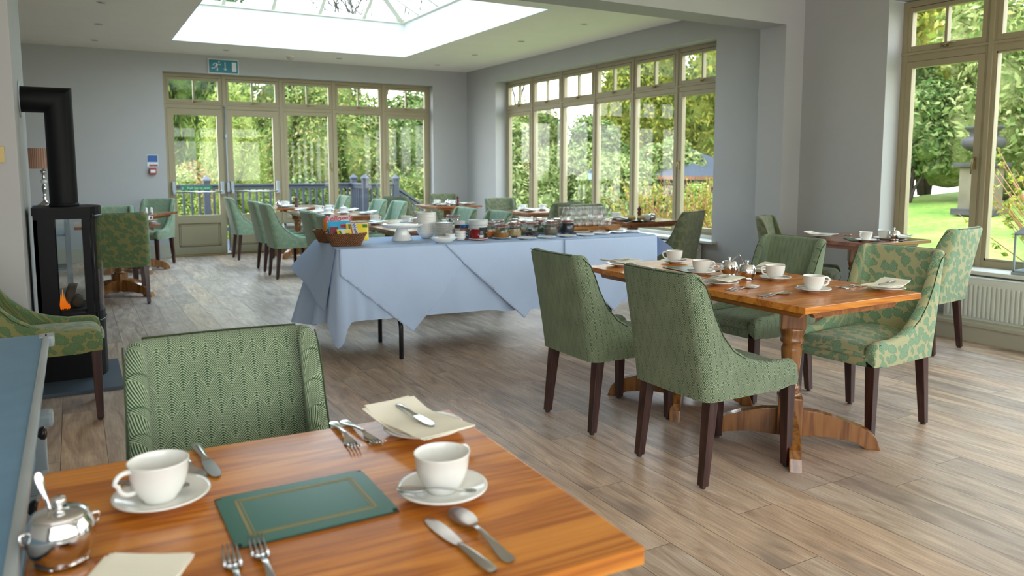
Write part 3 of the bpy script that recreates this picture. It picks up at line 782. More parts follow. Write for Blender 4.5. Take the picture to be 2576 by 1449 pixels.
# ------------------------------------------------------------------ upholstered dining chair
TOPT = [(-.262, -.350, .885), (-.240, -.330, .887), (-.22, -.295, .875), (-.20, -.262, .825), (-.16, -.223, .725), (-.11, -.177, .640), (-.05, -.116, .570),
        (.03, -.012, .508), (.11, .100, .482), (.20, .200, .484), (.235, .238, .482), (.258, .262, .462), (.266, .268, .430)]
def top_of(xb):
    for (a, ta, za), (b, tb, zb) in zip(TOPT, TOPT[1:]):
        if xb <= b:
            t = max(0.0, (xb - a) / (b - a)); return ta + (tb - ta) * t, za + (zb - za) * t
    return TOPT[-1][1:]
def chair_shell():
    W, RR, BOW = .236, .045, .018
    out = []                                   # (x, y, nx, ny, arclength)
    xs = [.266, .258, .240, .215, .17, .12, .07, .02, -.03, -.08, -.12, -.16, -.19]
    for x in xs: out.append((x, -(W - .006 * max(0, (x - .1) / .16) ** 2), 0, 1))
    n = 6
    for k in range(1, n + 1):
        a = PI / 2 * k / n; out.append((-.262 + RR + .012 - RR * math.sin(a) - .012 * math.sin(a), -W + RR - RR * math.cos(a), math.sin(a), math.cos(a)))
    m = 10
    for k in range(1, m):
        y = lerp(-W + RR, W - RR, k / m); out.append((-.262, y, 1, 0))
    sym = [(x, -y, nx, -ny) for x, y, nx, ny in out[:len(xs) + n]][::-1]
    out += sym
    pts = []; s = 0; prev = None
    for x, y, nx, ny in out:
        if prev: s += math.hypot(x - prev[0], y - prev[1])
        prev = (x, y); pts.append((x, y, nx, ny, s))
    NV = 12; T = .050; rows = []
    def column(p):
        x, y, nx, ny, s = p; tx, tz = top_of(x); zb = .362 + (.008 if x > .2 else 0)
        bow = BOW * (1 - (y / .236) ** 2) if abs(y) < .236 else 0
        col = []
        for j in range(NV + 1):
            t = j / NV; e = t ** 1.15
            xx = x + (tx - x) * e - bow * (.25 + .75 * t) * (1 if nx > .9 else nx)
            taper = 1 - .035 * t * (1 if x < 0 else 0)
            puff = -.007 * math.sin(PI * min(1, t * 1.1)) * ny if abs(nx) < .5 else 0
            col.append((xx, y * taper + puff * 0.6, zb + (tz - .018 - zb) * t, s))
        ix, iy = nx * T, ny * T
        # rounded rim
        bx, by, bz, _ = col[-1]; c = (bx + ix / 2, by + iy / 2)
        for a in (30, 60, 90, 120, 150):
            r = R(a); col.append((c[0] - ix / 2 * math.cos(r), c[1] - iy / 2 * math.cos(r), bz + .020 * math.sin(r), s))
        inner_top = (bx + ix, by + iy, bz)
        ibx, iby = x + ix, y + iy; izb = .40
        for j in range(9):
            t = 1 - j / 8; e = t ** 1.15
            zz = izb + (bz - izb) * t
            col.append((lerp(ibx, inner_top[0], e), lerp(iby, inner_top[1], e), zz, s))
        return col
    cols = [column(p) for p in pts]
    g = G(); nr = len(cols[0]); vs = []; uvs = []
    for c in cols:
        acc = 0; pr = None
        for (x, y, z, s) in c:
            if pr: acc += math.dist(pr, (x, y, z))
            pr = (x, y, z); vs.append((x, y, z)); uvs.append((s, acc))
    fs = []
    for i in range(len(cols) - 1):
        for j in range(nr - 1): a = i * nr + j; fs.append((a, a + nr, a + nr + 1, a + 1))
    g.add(vs, fs, 0, True, uvs)
    for c, flip in ((cols[0], False), (cols[-1], True)):   # front ends of the wings
        f = list(range(nr)); g.add([v[:3] for v in c], [f if not flip else f[::-1]], 0, False, [(v[1] * 1.0 + .3, v[2]) for v in c])
    lo = [c[0][:3] for c in cols]; g.add(lo, [list(range(len(lo)))], 1, False, [(v[0], v[1]) for v in lo])
    return g
def seat_cushion():
    def fn(u, v):
        x = lerp(-.235, .262, u); y = lerp(-.189, .189, v)
        e = min(1, (1 - abs(2 * v - 1)) * 5) ; f = min(1, (1 - u) * 12)
        z = .458 + .022 * math.sin(PI * v) * math.sin(PI * min(1, u * .7 + .25)) - .022 * (1 - e) ** 2 - .03 * (1 - f) ** 2
        return (x + (0.006 * math.sin(PI * v) if u > .95 else 0), y, z)
    g = G(); g.grid(fn, 24, 16, uv=lambda u, v: (lerp(-.19, .19, v), lerp(-.235, .26, u)))
    def fr(u, v):
        y = lerp(-.189, .189, u); z = lerp(.408, .428, v) if v < 1 else fn(1, u)[2]
        return (.264 + .012 * math.sin(PI * v) + .006 * math.sin(PI * u), y, z)
    g.grid(fr, 16, 4, uv=lambda u, v: (lerp(-.19, .19, u), .26 + v * .04))
    return g
def seat_rail():
    g = G()
    g.grid(lambda u, v: (.262 + .006 * math.sin(PI * v) + .004 * math.sin(PI * u), lerp(-.189, .189, u), lerp(.366, .410, v)), 12, 4, uv=lambda u, v: (lerp(-.19, .19, u), lerp(.36, .41, v)))
    return g.box((-.2, -.188, .366), (.258, .188, .372), 0)
def leg_geo(front, side):
    g = G(); y = side * .205
    if front: g.frustum((.238, side * .208, .010), .0165, .0165, (.236, side * .203, .372), .0235, .0235, bev=.003)
    else: g.frustum((-.243, side * .203, .010), .0165, .0165, (-.205, side * .195, .372), .0235, .0235, bev=.003)
    return g
CHM = {}
def chair(kind):
    fab = {'herring': 'herring', 'herringmoss': 'herringmoss', 'paisley': 'paisley', 'paisleydark': 'paisleydark', 'moss': 'mossweave', 'mint': 'mintweave'}[kind]
    if not CHM:
        CHM['leg'] = [leg_geo(f, s).mesh('leg', 'chairleg') for f in (1, 0) for s in (-1, 1)]
        CHM['pad'] = G().lathe([(0, 0), (.012, 0), (.013, .010), (0, .010)], 12).mesh('felt_pad', 'felt')
        g = G()
        W = .233; pts = []
        for y in np.linspace(-.186, .186, 14): pts.append((-.352 - .018 * (1 - (y / .236) ** 2), y, .884))
        g.tube(pts, .0028, 6); CHM['pipe'] = g.mesh('piping', M['herringmoss'])
        CHM['seam'] = []
        for s in (-1, 1):
            sg = G(); sg.tube([(top_of(x)[0] - .001, s * (W - .004), top_of(x)[1] - .012) for x in (-.235, -.21, -.19, -.16, -.11, -.05, .03, .11, .18, .23)], .0022, 6)
            CHM['seam'].append(sg.mesh('piping', M['herringmoss']))
    r = thing('dining_chair', 'chair', 'chair')
    obj('backrest', chair_shell(), [fab, 'dark'], r)
    obj('seat', seat_cushion(), fab, r)
    obj('seat_frame', seat_rail(), fab, r)
    obj('piping', CHM['pipe'], None, r); obj('piping', CHM['seam'][0], None, r); obj('piping', CHM['seam'][1], None, r)
    for i, (x, y) in enumerate(((.238, -.208), (.238, .208), (-.243, -.203), (-.243, .203))):
        l = obj('leg', CHM['leg'][i], None, r); obj('felt_pad', CHM['pad'], None, l, (x, y, 0))
    return proto(r)
CH = {k: chair(k) for k in ('herring', 'paisley', 'paisleydark', 'moss', 'mint')}
CHM_L = 'dining chair'
def put_chair(kind, x, y, deg, label, group=None): return dup(CH[kind], (x, y, 0), R(deg), label, group)
put_chair('herring', 2.41, 2.445, 0, 'green herringbone chair nearest the camera at left of main wooden table')
put_chair('herring', 2.39, 3.19, 0, 'green herringbone chair beyond its twin, left side of the main table')
put_chair('herring', 3.43, 3.16, 182, 'pale green herringbone chair on far right side of the main table')
put_chair('paisley', 3.44, 2.46, 184, 'mint paisley armless chair at the near right corner of main table')
put_chair('herring', .30, 1.70, -92, 'large herringbone chair back in foreground beyond the near table')
put_chair('paisleydark', -.175, 4.65, 0, 'olive paisley chair in front of the black stove at far left')
put_chair('paisley', 5.28, 3.37, 97, 'pale paisley chair standing by the radiator and near right window')
put_chair('moss', 5.28, 4.36, -62, 'dark moss green chair in corner beside the pier')
put_chair('moss', 5.02, 5.83, 113, 'tall dark moss chair back beside right end of the buffet')
put_chair('moss', 5.10, 7.95, 92, 'dark moss chair behind the glass jars, left of two before side windows')
put_chair('moss', 5.07, 6.88, -90, 'light moss chair behind the stacked tumblers, right of two before side windows')
put_chair('moss', 5.08, 8.98, -90, 'pale moss patterned chair left of the first side window')
put_chair('moss', 5.15, 11.05, -98, 'moss chair in the far right corner of the room')
put_chair('moss', 4.33, 10.72, 32, 'olive chair behind the two mint chairs near far window')
put_chair('mint', 3.24, 9.12, 180, 'mint chair nearest camera of the pair below last far window')
put_chair('mint', 3.22, 9.78, 180, 'mint chair further back of the pair below last far window')
put_chair('mint', 3.22, 11.3, 180, 'cream green chair back in front of deck posts at far window')
put_chair('mint', 3.25, 7.25, 180, 'mint chair behind the large jar of teaspoons')
put_chair('mint', 3.25, 6.52, 180, 'mint chair behind the tubs and front jars on buffet')
put_chair('mint', 2.23, 11.52, 0, 'pale green chair side-on in front of the right glazed door')
put_chair('mint', 2.29, 10.10, 0, 'green chair second from the doors on left of window tables')
put_chair('mint', 2.27, 9.33, 0, 'green chair third from the doors, nearest of the left row')
put_chair('mint', 2.28, 7.42, 0, 'shaded green chair back just behind the left wicker basket')
put_chair('mint', 2.24, 6.70, 0, 'green chair whose back rises behind the cereal packets')
put_chair('mint', .86, 11.33, 240, 'green chair turned sideways below the fire notice')
put_chair('mint', .34, 9.22, -92, 'mint chair back showing above the olive chair beside stove')
put_chair('paisleydark', .375, 8.36, 91, 'olive paisley chair seen from behind, right of the stove')

# ------------------------------------------------------------------ pedestal tables
def table(label, x, y, rz=0.0, sx=.765, sy=.765, top='tabletop', foot=45, zt=.74, grain=0, group=None):
    r = thing('dining_table', label, 'table', (x, y, 0), rz, group)
    hx, hy = sx / 2, sy / 2
    g = G(); g.box((-hx, -hy, zt - .028), (hx, hy, zt), 0, .003)
    o = obj('tabletop', g, [top], r)
    g = G()
    for s in (-1, 1):
        a, b = .062, .05
        prof = [(-hx + .09, zt - .028), (hx - .09, zt - .028), (hx - .12, zt - .062), (-hx + .12, zt - .062)]
        g.prism(prof, 1, s * (hy - .06) - .012, s * (hy - .06) + .012, 0)
        prof = [(-hy + .05, zt - .028), (hy - .05, zt - .028), (hy - .08, zt - .062), (-hy + .08, zt - .062)]
        g.prism(prof, 0, s * (hx - .075) - .012, s * (hx - .075) + .012, 0)
    g.box((-hx + .1, -.05, zt - .055), (hx - .1, .05, zt - .028))
    obj('apron', g, 'tableend', r)
    zt2 = zt - .03
    g = G(); rf = R(foot)
    bl = G(); bl.box((-.056, -.056, zt2 - .16), (.056, .056, zt2), bev=.008); bl.box((-.056, -.056, .045), (.056, .056, .225), bev=.008)
    zt3 = zt2 - .16
    bl.lathe([(.040, .222), (.050, .228), (.052, .236), (.044, .246), (.038, .252), (.044, .260), (.046, .270), (.038, .280), (.034, .30), (.040, .36), (.046, .42), (.048, .455), (.040, .475), (.052, .486), (.054, .496), (.048, .506),
              (.055, .53), (.057, .548), (.050, .562), (.046, .567), (.055, .574), (.056, zt3 + .006)] if zt3 < .57 else
             [(.040, .222), (.050, .228), (.052, .236), (.044, .246), (.046, .270), (.034, .30), (.048, .455), (.054, .496), (.057, .54), (.046, .565), (.056, zt3 + .006)], 28)
    c, s_ = math.cos(rf), math.sin(rf)
    bl.v = [(vx * c - vy * s_, vx * s_ + vy * c, vz) for vx, vy, vz in bl.v]
    obj('pedestal', bl, 'tableleg', r)
    for k in range(4):
        a = rf + k * PI / 2; f = G()
        prof = [(.045, .035), (.045, .165), (.12, .160), (.22, .135), (.32, .100), (.355, .082), (.382, .052), (.400, .0), (.335, .0), (.325, .018), (.29, .030), (.18, .050)]
        f.prism(prof, 1, -.026, .026)
        bm = bmesh.new(); bv = [bm.verts.new(v) for v in f.v]
        for q in f.f: bm.faces.new([bv[i] for i in q])
        bmesh.ops.bevel(bm, geom=[e for e in bm.edges if abs(e.verts[0].co.y - e.verts[1].co.y) < 1e-6], offset=.005, segments=2, profile=.7, affect='EDGES')
        f = G().bm(bm); c, s_ = math.cos(a), math.sin(a)
        f.v = [(vx * c - vy * s_, vx * s_ + vy * c, vz) for vx, vy, vz in f.v]
        obj('foot', f, 'tableleg', r)
    return r
table('honey oak pedestal table in the foreground laid for two', .318, 1.235, R(-2.0), .81, .74)
table('near half of the main oak table, with a turned pedestal', 2.905, 2.445)
table('far half of the main oak table, with green placemat', 2.905, 3.212)
table('corner pedestal table beside the near right window', 5.40, 3.95, 0, .76, .76, 'darktop')
table('pedestal table with bread plate by side windows, right of tumblers', 5.26, 6.60, 0, .76, .76, 'darktop')
table('pedestal table between two moss chairs by the first side window', 5.27, 8.58, 0, .76, .76, 'darktop')
table('pedestal table in far right corner with pepper mill', 4.93, 10.62, 0, .76, .76, 'darktop')
table('window table nearest camera of the joined pair before far window', 2.82, 9.17, 0, .76, .76, 'darktop')
table('window table rear of the joined pair before far window', 2.82, 9.93, 0, .76, .76, 'darktop')
table('table beside the right glazed door, under the deck view', 2.84, 11.37, 0, .76, .76, 'darktop')
table('front half of the table behind the cake stand', 2.84, 6.74, 0, .76, .76, 'darktop')
table('rear half of the table behind the cake stand', 2.84, 7.50, 0, .76, .76, 'darktop')
table('pedestal table beside the olive chair behind stove', .37, 8.80, 0, .76, .76, 'darktop')
table('turned table below the fire notice with salt and pepper', .66, 10.72, R(-28), .76, .76, 'darktop')

# ------------------------------------------------------------------ tableware prototypes
def cup_geo():
    g = G()
    g.lathe([(0, .004), (.022, .004), (.0235, 0), (.026, 0), (.027, .005), (.034, .014), (.041, .028), (.0455, .045), (.0475, .066), (.0485, .068), (.0465, .069), (.0455, .066), (.043, .045), (.038, .028), (.030, .015), (.015, .009), (0, .008)], 40)
    return g
def cup_handle():
    g = G(); pts = []
    for t in np.linspace(0, 1, 13):
        a = R(105 - 215 * t); pts.append((.0475 + .019 * math.cos(a) + (.006 if t < .5 else 0), 0, .043 + .019 * math.sin(a)))
    pts[0] = (.044, 0, .061); pts[-1] = (.040, 0, .024)
    g.tube(pts, [.0045] + [.0042] * 11 + [.004], 10); return g
c = thing('teacup', 'cup', 'cup'); obj('bowl', cup_geo(), 'white', c); obj('handle', cup_handle(), 'white', c); CUP = proto(c)
def saucer_geo(rad=.077, h=.017):
    k = rad / .077
    return G().lathe([(0, .002), (.022 * k, .002), (.024 * k, 0), (.028 * k, 0), (.030 * k, .003), (.052 * k, h * .5), (.072 * k, h * .93), (.077 * k, h), (.0765 * k, h + .003), (.070 * k, h * 1.02), (.050 * k, h * .62), (.030 * k, .0062), (.024 * k, .0068), (0, .0058)], 48)
s = obj('saucer', saucer_geo(), 'white'); tag(s, cat='saucer'); SAUCER = proto(s)
s = obj('side_plate', saucer_geo(.085, .016), 'white'); tag(s, cat='plate'); PLATE = proto(s)
s = obj('small_plate', saucer_geo(.072, .012), 'white'); tag(s, cat='plate'); SPLATE = proto(s)
def ribbon(g, pts, th, mi=0):
    """cutlery blank: list of (x, halfwidth, z, dish) along x"""
    def fn(u, v):
        x, w, z, d = path(u); y = (v * 2 - 1) * w; return (x, y, z - d * (1 - (v * 2 - 1) ** 2) + th / 2)
    def path(u):
        f = u * (len(pts) - 1); i = min(int(f), len(pts) - 2); t = f - i
        return [lerp(pts[i][k], pts[i + 1][k], t) for k in range(4)]
    n = (len(pts) - 1) * 2
    g.grid(fn, n, 6, mi)
    g.grid(lambda u, v: (fn(u, v)[0], fn(u, v)[1] * .96, fn(u, v)[2] - th), n, 6, mi, flip=True)
    def edge(v):
        g.grid(lambda u, w: (fn(u, v)[0], fn(u, v)[1] * (1 - .04 * w), fn(u, v)[2] - th * w), n, 1, mi)
    edge(0); edge(1)
HANDLE_P = [(0, .002, .0035, 0), (.003, .0075, .0035, 0), (.012, .0100, .0035, 0), (.03, .0088, .0045, -.001), (.06, .0058, .008, -.0015), (.085, .0040, .010, -.001), (.10, .0034, .0105, 0)]
def fork_geo(k=1.0):
    g = G(); pts = HANDLE_P + [(.115, .0042, .0085, 0), (.128, .010, .0045, .002), (.140, .0125, .0022, .003), (.150, .0127, .0020, .003)]
    ribbon(g, pts, .0022)
    for j in range(4):
        y = (-1.5 + j) * .0068
        g.tube([(.149, y, .0022 + .001), (.162, y, .0015 + .0025), (.176, y * .97, .0055), (.190, y * .93, .0115)], [.0021, .0019, .0017, .0011], 6)
    return g
def spoon_geo(k=1.0):
    g = G(); a = HANDLE_P + [(.112, .0036, .0095, 0), (.120, .0070, .0075, .001), (.130, .0140, .0060, .004), (.145, .0190, .0058, .0055), (.160, .0200, .0062, .0058), (.175, .0175, .0068, .0048), (.186, .0110, .0075, .002), (.191, .0030, .0082, 0)]
    ribbon(g, [(x * k, w * k, z * k, d * k) for x, w, z, d in a], .0016); return g
def knife_geo(k=1.0):
    g = G(); a = [(0, .003, .0045, 0), (.003, .008, .0045, -.002), (.02, .0095, .005, -.003), (.05, .0080, .005, -.0035), (.08, .0060, .0045, -.003), (.092, .0052, .004, -.002), (.098, .0070, .003, 0), (.12, .0105, .0025, 0), (.15, .0120, .0025, 0), (.175, .0115, .0025, 0), (.193, .0080, .0025, 0), (.200, .0020, .0025, 0)]
    ribbon(g, [(x * k, w * k, z, d * k) for x, w, z, d in a], .0026); return g
KW = {}
for nm, gg, ct in (('fork', fork_geo(), 'fork'), ('dessert_spoon', spoon_geo(), 'spoon'), ('table_knife', knife_geo(), 'knife'), ('teaspoon', spoon_geo(.70), 'spoon'), ('butter_knife', knife_geo(.82), 'knife')):
    KW[nm] = proto(tag(obj(nm, gg, 'cutlery'), cat=ct))
def napkin_geo(a=.155, b=.075, seed=0):
    rnd = random.Random(seed); g = G()
    for L, dz, rot, sc in ((0, 0, 0, 1), (1, .0022, .06, .985), (2, .0044, -.05, .965)):
        def fn(u, v):
            x, y = lerp(-a, a, u) * sc, lerp(-b, b, v) * sc
            x, y = x * math.cos(rot) - y * math.sin(rot), x * math.sin(rot) + y * math.cos(rot)
            r = math.hypot(x, y); return (x, y, dz + .004 + .016 * min(1, (abs(x) / a)) ** 2 * (1 if x < 0 else .5) + .002 * math.sin(9 * u + L))
        g.grid(fn, 16, 8); g.grid(lambda u, v: (fn(u, v)[0], fn(u, v)[1], fn(u, v)[2] - .0016), 16, 8, flip=True)
        for e in (0, 1):
            g.grid(lambda u, w: (fn(u, e)[0], fn(u, e)[1], fn(u, e)[2] - .0016 * w), 16, 1); g.grid(lambda u, w: (fn(e, u)[0], fn(e, u)[1], fn(e, u)[2] - .0016 * w), 8, 1)
    return g
NAP = proto(tag(obj('napkin', napkin_geo(.080, .058), 'napkin'), cat='napkin'))
# placemat with double gold rule
def placemat():
    r = thing('placemat', 'mat', 'placemat'); hx, hy = .128, .098
    g = G(); g.box((-hx, -hy, 0), (hx, hy, .003), 0, .002)
    obj('cork_base', g, simple('dark_cork', (.03, .015, .01), .7), r)
    g = G(); bm = bmesh.new(); bmesh.ops.create_cube(bm, size=1)
    for v in bm.verts: v.co = Vector((v.co.x * 2 * hx, v.co.y * 2 * hy, .003 + (v.co.z + .5) * .0015))
    bmesh.ops.bevel(bm, geom=[e for e in bm.edges if abs(e.verts[0].co.z - e.verts[1].co.z) > .001], offset=.010, segments=5, affect='EDGES')
    obj('green_face', g.bm(bm), simple('bottle_green_laminate', (.003, .105, .062), .28), r)
    g = G(); z0, z1 = .0044, .0049
    for d, w in ((.026, .0052), (.0335, .0022)):
        ax, ay = hx - d, hy - d
        g.box((-ax, -ay, z0), (ax, -ay + w, z1)); g.box((-ax, ay - w, z0), (ax, ay, z1)); g.box((-ax, -ay, z0), (-ax + w, ay, z1)); g.box((ax - w, -ay, z0), (ax, ay, z1))
    obj('gold_border', g, simple('gold_rule', (.24, .20, .055), .4), r)
    return proto(r)
MAT = placemat()
# lidded steel sugar pot
def pot():
    r = thing('sugar_pot', 'pot', 'pot')
    g = G(); g.lathe([(0, .006), (.030, .006), (.031, .003), (.034, .002), (.035, .006), (.032, .009), (.040, .018), (.044, .032), (.0445, .045), (.042, .058), (.037, .067), (.036, .070), (.033, .070), (.033, .066), (0, .064)], 40)
    for k in range(4): a = R(45 + 90 * k); g.lathe([(0, 0), (.0045, .001), (.005, .005), (0, .008)], 10, (.031 * math.cos(a), .031 * math.sin(a), 0))
    obj('body', g, 'chrome', r)
    g = G(); g.lathe([(.036, .070), (.0365, .072), (.030, .075), (.015, .0775), (.005, .078), (.0042, .083), (.0085, .087), (.0095, .091), (.008, .0955), (0, .097)], 36)
    obj('lid', g, 'chrome', r)
    for s in (-1, 1): obj('side_handle', G().tube([(s * .042, 0, .058), (s * .051, 0, .056), (s * .052, 0, .045), (s * .044, 0, .036)], .0022, 8), 'chrome', r)
    return proto(r)
POT = pot()
PSP = proto(tag(obj('sugar_spoon', spoon_geo(.66), 'cutlery'), cat='spoon'))
def put_pot(x, y, rz, lab, spoon, lab2, z=.74, tilt=50, az=-30):
    dup(POT, (x, y, z), R(rz), lab)
    if spoon:
        a = R(az)   # the handle leans up and out of the notch in the lid
        L = .128; ct, st = math.cos(R(tilt)), math.sin(R(tilt))
        bx, by = x + math.cos(a) * .0, y + math.sin(a) * .0
        top = Vector((x + math.cos(a) * (.020 + ct * .062), y + math.sin(a) * (.020 + ct * .062), z + .068 + st * .062))
        q = Matrix.Rotation(a + PI, 4, 'Z') @ Matrix.Rotation(R(tilt), 4, 'Y')
        o = dup(PSP, top, 0, lab2); o.rotation_euler = q.to_euler()
# shakers, mill, jug
g = G().lathe([(0, 0), (.018, 0), (.0195, .004), (.017, .03), (.0145, .05), (.016, .058), (.012, .068), (0, .071)], 24)
SHK = proto(tag(obj('salt_shaker', g, 'white'), cat='shaker'))
g = G().lathe([(0, 0), (.026, 0), (.027, .012), (.019, .03), (.015, .055), (.019, .075), (.022, .09), (.013, .098), (.017, .106), (.022, .118), (.018, .134), (.008, .142), (.007, .150), (0, .152)], 24)
MILL = proto(tag(obj('pepper_mill', g, 'mill'), cat='pepper mill'))
g = G().lathe([(0, 0), (.020, 0), (.022, .006), (.017, .03), (.015, .045), (.017, .05), (.015, .054), (0, .054)], 20)
_c = thing('glass_shaker', 'shaker', 'shaker'); obj('jar', g, 'jarglass', _c); obj('cap', G().lathe([(.0165, .052), (.017, .062), (.010, .070), (0, .071)], 20), 'chrome', _c); GSHK = proto(_c)
def at_table(x, y, z, rz, P, lab, group=None): return dup(P, (x, y, z), R(rz), lab, group)

# --- foreground table
Z = .74
at_table(.103, 1.375, Z, 0, SAUCER, 'large white saucer under the left foreground teacup')
at_table(.100, 1.375, Z + .0065, 200, CUP, 'white teacup at the left of the foreground table')
at_table(.525, 1.165, Z, 0, SAUCER, 'white saucer under the right foreground teacup')
at_table(.527, 1.172, Z + .0065, 25, CUP, 'white teacup at the right of the foreground table')
def lay(P, x0, y0, x1, y1, lab, z=Z, lift=0.0, group=None, roll=0.0):
    """lay a utensil with handle end at (x0,y0) pointing to (x1,y1)"""
    a = math.atan2(y1 - y0, x1 - x0); L = math.hypot(x1 - x0, y1 - y0)
    o = dup(P, (x0, y0, z), a, lab, group); q = Matrix.Rotation(a, 4, 'Z') @ Matrix.Rotation(-lift, 4, 'Y') @ Matrix.Rotation(roll, 4, 'X'); o.rotation_euler = q.to_euler(); return o
lay(KW['teaspoon'], .560, 1.105, .455, 1.165, 'teaspoon across the saucer of the right foreground cup', Z + .021)
lay(KW['teaspoon'], .040, 1.450, .165, 1.350, 'teaspoon tucked behind the left foreground cup', Z + .018)
lay(KW['table_knife'], .478, .893, .462, 1.125, 'table knife at right front of the foreground table')
lay(KW['dessert_spoon'], .513, .905, .512, 1.12, 'big shiny spoon at right front of the foreground table')
lay(KW['table_knife'], .187, 1.635, .203, 1.40, 'knife lying behind the left foreground cup')
lay(KW['dessert_spoon'], .158, 1.612, .166, 1.44, 'spoon lying behind the left foreground cup beside a knife')
lay(KW['fork'], .470, 1.628, .462, 1.435, 'fork by far edge of foreground table, left of the pair', Z)
lay(KW['fork'], .492, 1.625, .512, 1.445, 'fork by far edge of foreground table, right of the pair', Z)
lay(KW['fork'], .160, .955, .172, 1.148, 'fork at bottom edge of view, left of the near pair')
lay(KW['fork'], .203, .965, .212, 1.178, 'fork at bottom edge of view, right of the near pair')
at_table(.308, 1.238, Z, 0, MAT, 'green placemat with gold border on the foreground table').scale = (1, 1, 1)
at_table(.622, 1.475, Z, 0, PLATE, 'white side plate at far right of the foreground table')
at_table(.605, 1.470, Z + .022, -78, NAP, 'cream napkin on the side plate, foreground table').scale = (1.45, 1.1, 1)
lay(KW['butter_knife'], .598, 1.565, .612, 1.40, 'butter knife on the foreground napkin', Z + .036)
at_table(.0, 1.005, Z, 0, PLATE, 'side plate cut off by the bottom edge, foreground table')
at_table(.020, 1.035, Z + .022, 60, NAP, 'napkin corner peeking in at the bottom edge of view').scale = (1.2, 1.0, 1)
put_pot(-.041, 1.232, 20, 'shiny steel lidded sugar pot at left of foreground table', True, 'spoon handle standing in the foreground sugar pot', az=140, tilt=76)

# --- main table
def setting(ex, ey, deg, who, cup=(.34, -.13), full=True, cuprot=0, forks=True, spoon=True, plate=(.15, .255), zt=.74, group=None, mat=False, z=None, tea=True):
    """one place: (ex, ey) is the table edge in front of the guest, deg the way the guest faces"""
    a = R(deg); c, s_ = math.cos(a), math.sin(a); f = lambda x, y: (ex + x * c - y * s_, ey + x * s_ + y * c)
    g_ = group
    def L(n): return n + ' ' + who
    p = f(*cup)
    dup(SAUCER, (*p, zt), 0, L('white saucer'), g_); dup(CUP, (*p, zt + .0065), R(cuprot), L('white teacup'), g_)
    if full and tea: q = f(cup[0] - .03, cup[1] + .045); q2 = f(cup[0] + .08, cup[1] + .04); lay(KW['teaspoon'], *q2, *q, L('teaspoon on the saucer'), zt + .018)
    p = f(*plate); dup(PLATE, (*p, zt), 0, L('side plate'), g_)
    dup(NAP, (*p, zt + .020), a + R(12), L('folded napkin'), g_)
    q0, q1 = f(plate[0] - .08, plate[1] - .01), f(plate[0] + .07, plate[1] + .02)
    lay(KW['butter_knife'], *q0, *q1, L('butter knife on napkin'), zt + .034)
    if forks:
        lay(KW['fork'], *f(.045, .115), *f(.235, .125), L('outer fork' if full else 'fork'))
        if full: lay(KW['fork'], *f(.045, .085), *f(.235, .100), L('inner fork'))
    if spoon:
        lay(KW['dessert_spoon'], *f(.035, -.110), *f(.22, -.095), L('dessert spoon'))
        if full: lay(KW['table_knife'], *f(.035, -.085), *f(.23, -.060), L('table knife'))
setting(2.525, 2.43, 0, 'at the near left place of main table', (.355, -.115), cuprot=-30)
setting(2.525, 3.17, 0, 'at the far left place of main table', (.325, -.17), cuprot=-30, plate=(.17, .315))
setting(3.285, 2.42, 180, 'at the near right place of main table', (.265, -.24), cuprot=150, plate=(.085, .24))
setting(3.285, 3.13, 180, 'at the far right place of main table', (.24, -.30), cuprot=150, plate=(.11, .25))
at_table(2.935, 3.17, Z, 84, MAT, 'green placemat on far half of main table')
put_pot(2.95, 2.90, 60, 'steel lidded pot on main table, the left one of two', True, 'spoon leaning out of the left steel pot, main table', az=0, tilt=40)
put_pot(2.925, 2.755, 40, 'steel lidded pot on main table, the right one of two', True, 'spoon standing in the right steel pot, main table', az=160, tilt=66)
# --- corner table by the near window
setting(5.40, 3.57, 90, 'at the front place of corner table', (.15, .21), False, 180, plate=(.15, -.20), spoon=False)
setting(5.40, 4.33, 270, 'at the rear place of corner table', (.58, .05), False, 0, plate=(.20, -.20), spoon=False)
at_table(5.28, 3.83, Z, 50, MAT, 'grey-green placemat on the corner table')
put_pot(5.47, 3.68, 0, 'steel lidded pot on the corner table', False, '')
g = G(); g.box((-.012, -.07, 0), (.012, .07, .009), bev=.004); o = obj('closed_knife', g, 'tubemetal'); o.location = (5.46, 3.60, .74); o.rotation_euler = (0, 0, R(-65)); tag(o, 'dark slim utensil near the right edge of the corner table', 'utensil')
# --- side window tables
setting(4.89, 6.58, 0, 'on the left of the bread plate table', (.20, .10), False, plate=(.14, -.12), spoon=False)
o = dup(MILL, (5.20, 6.42, Z), 0, 'brown pepper mill beside the bread plate table jug')
bp = proto(tag(obj('dark_platter', saucer_geo(.14, .012), simple('black_glaze', (.012, .014, .016), .25)), cat='plate'))
dup(bp, (5.08, 6.30, Z), 0, 'black platter holding two bread rolls, side window table')
roll = thing('bread_roll', 'roll', 'bread roll'); obj('crust', G().lathe([(0, 0), (.03, .002), (.04, .018), (.036, .036), (.02, .048), (0, .052)], 20), paint('baked_crust', (.62, .42, .16), .8, .4), roll)
obj('filling', G().lathe([(.0, .018), (.043, .018), (.043, .024), (0, .024)], 20), simple('salad_filling', (.10, .22, .05), .7), roll); proto(roll)
dup(roll, (5.03, 6.33, Z + .014), 0, 'filled bread roll on black platter, the left one'); dup(roll, (5.12, 6.29, Z + .014), 0, 'filled bread roll on black platter, the right one')
dup(CUP, (5.21, 6.31, Z), R(40), 'white cup standing right of the bread rolls'); dup(POT, (5.27, 6.30, Z), 0, 'small steel pot at the right of the bread rolls')
bw = proto(tag(obj('serving_bowl', G().lathe([(0, .004), (.05, .004), (.052, 0), (.056, .002), (.075, .03), (.082, .055), (.079, .057), (.070, .032), (.05, .012), (0, .010)], 32), 'white'), cat='bowl'))
dup(bw, (4.85, 6.72, Z), 0, 'white bowl of red fruit behind the right tumblers')
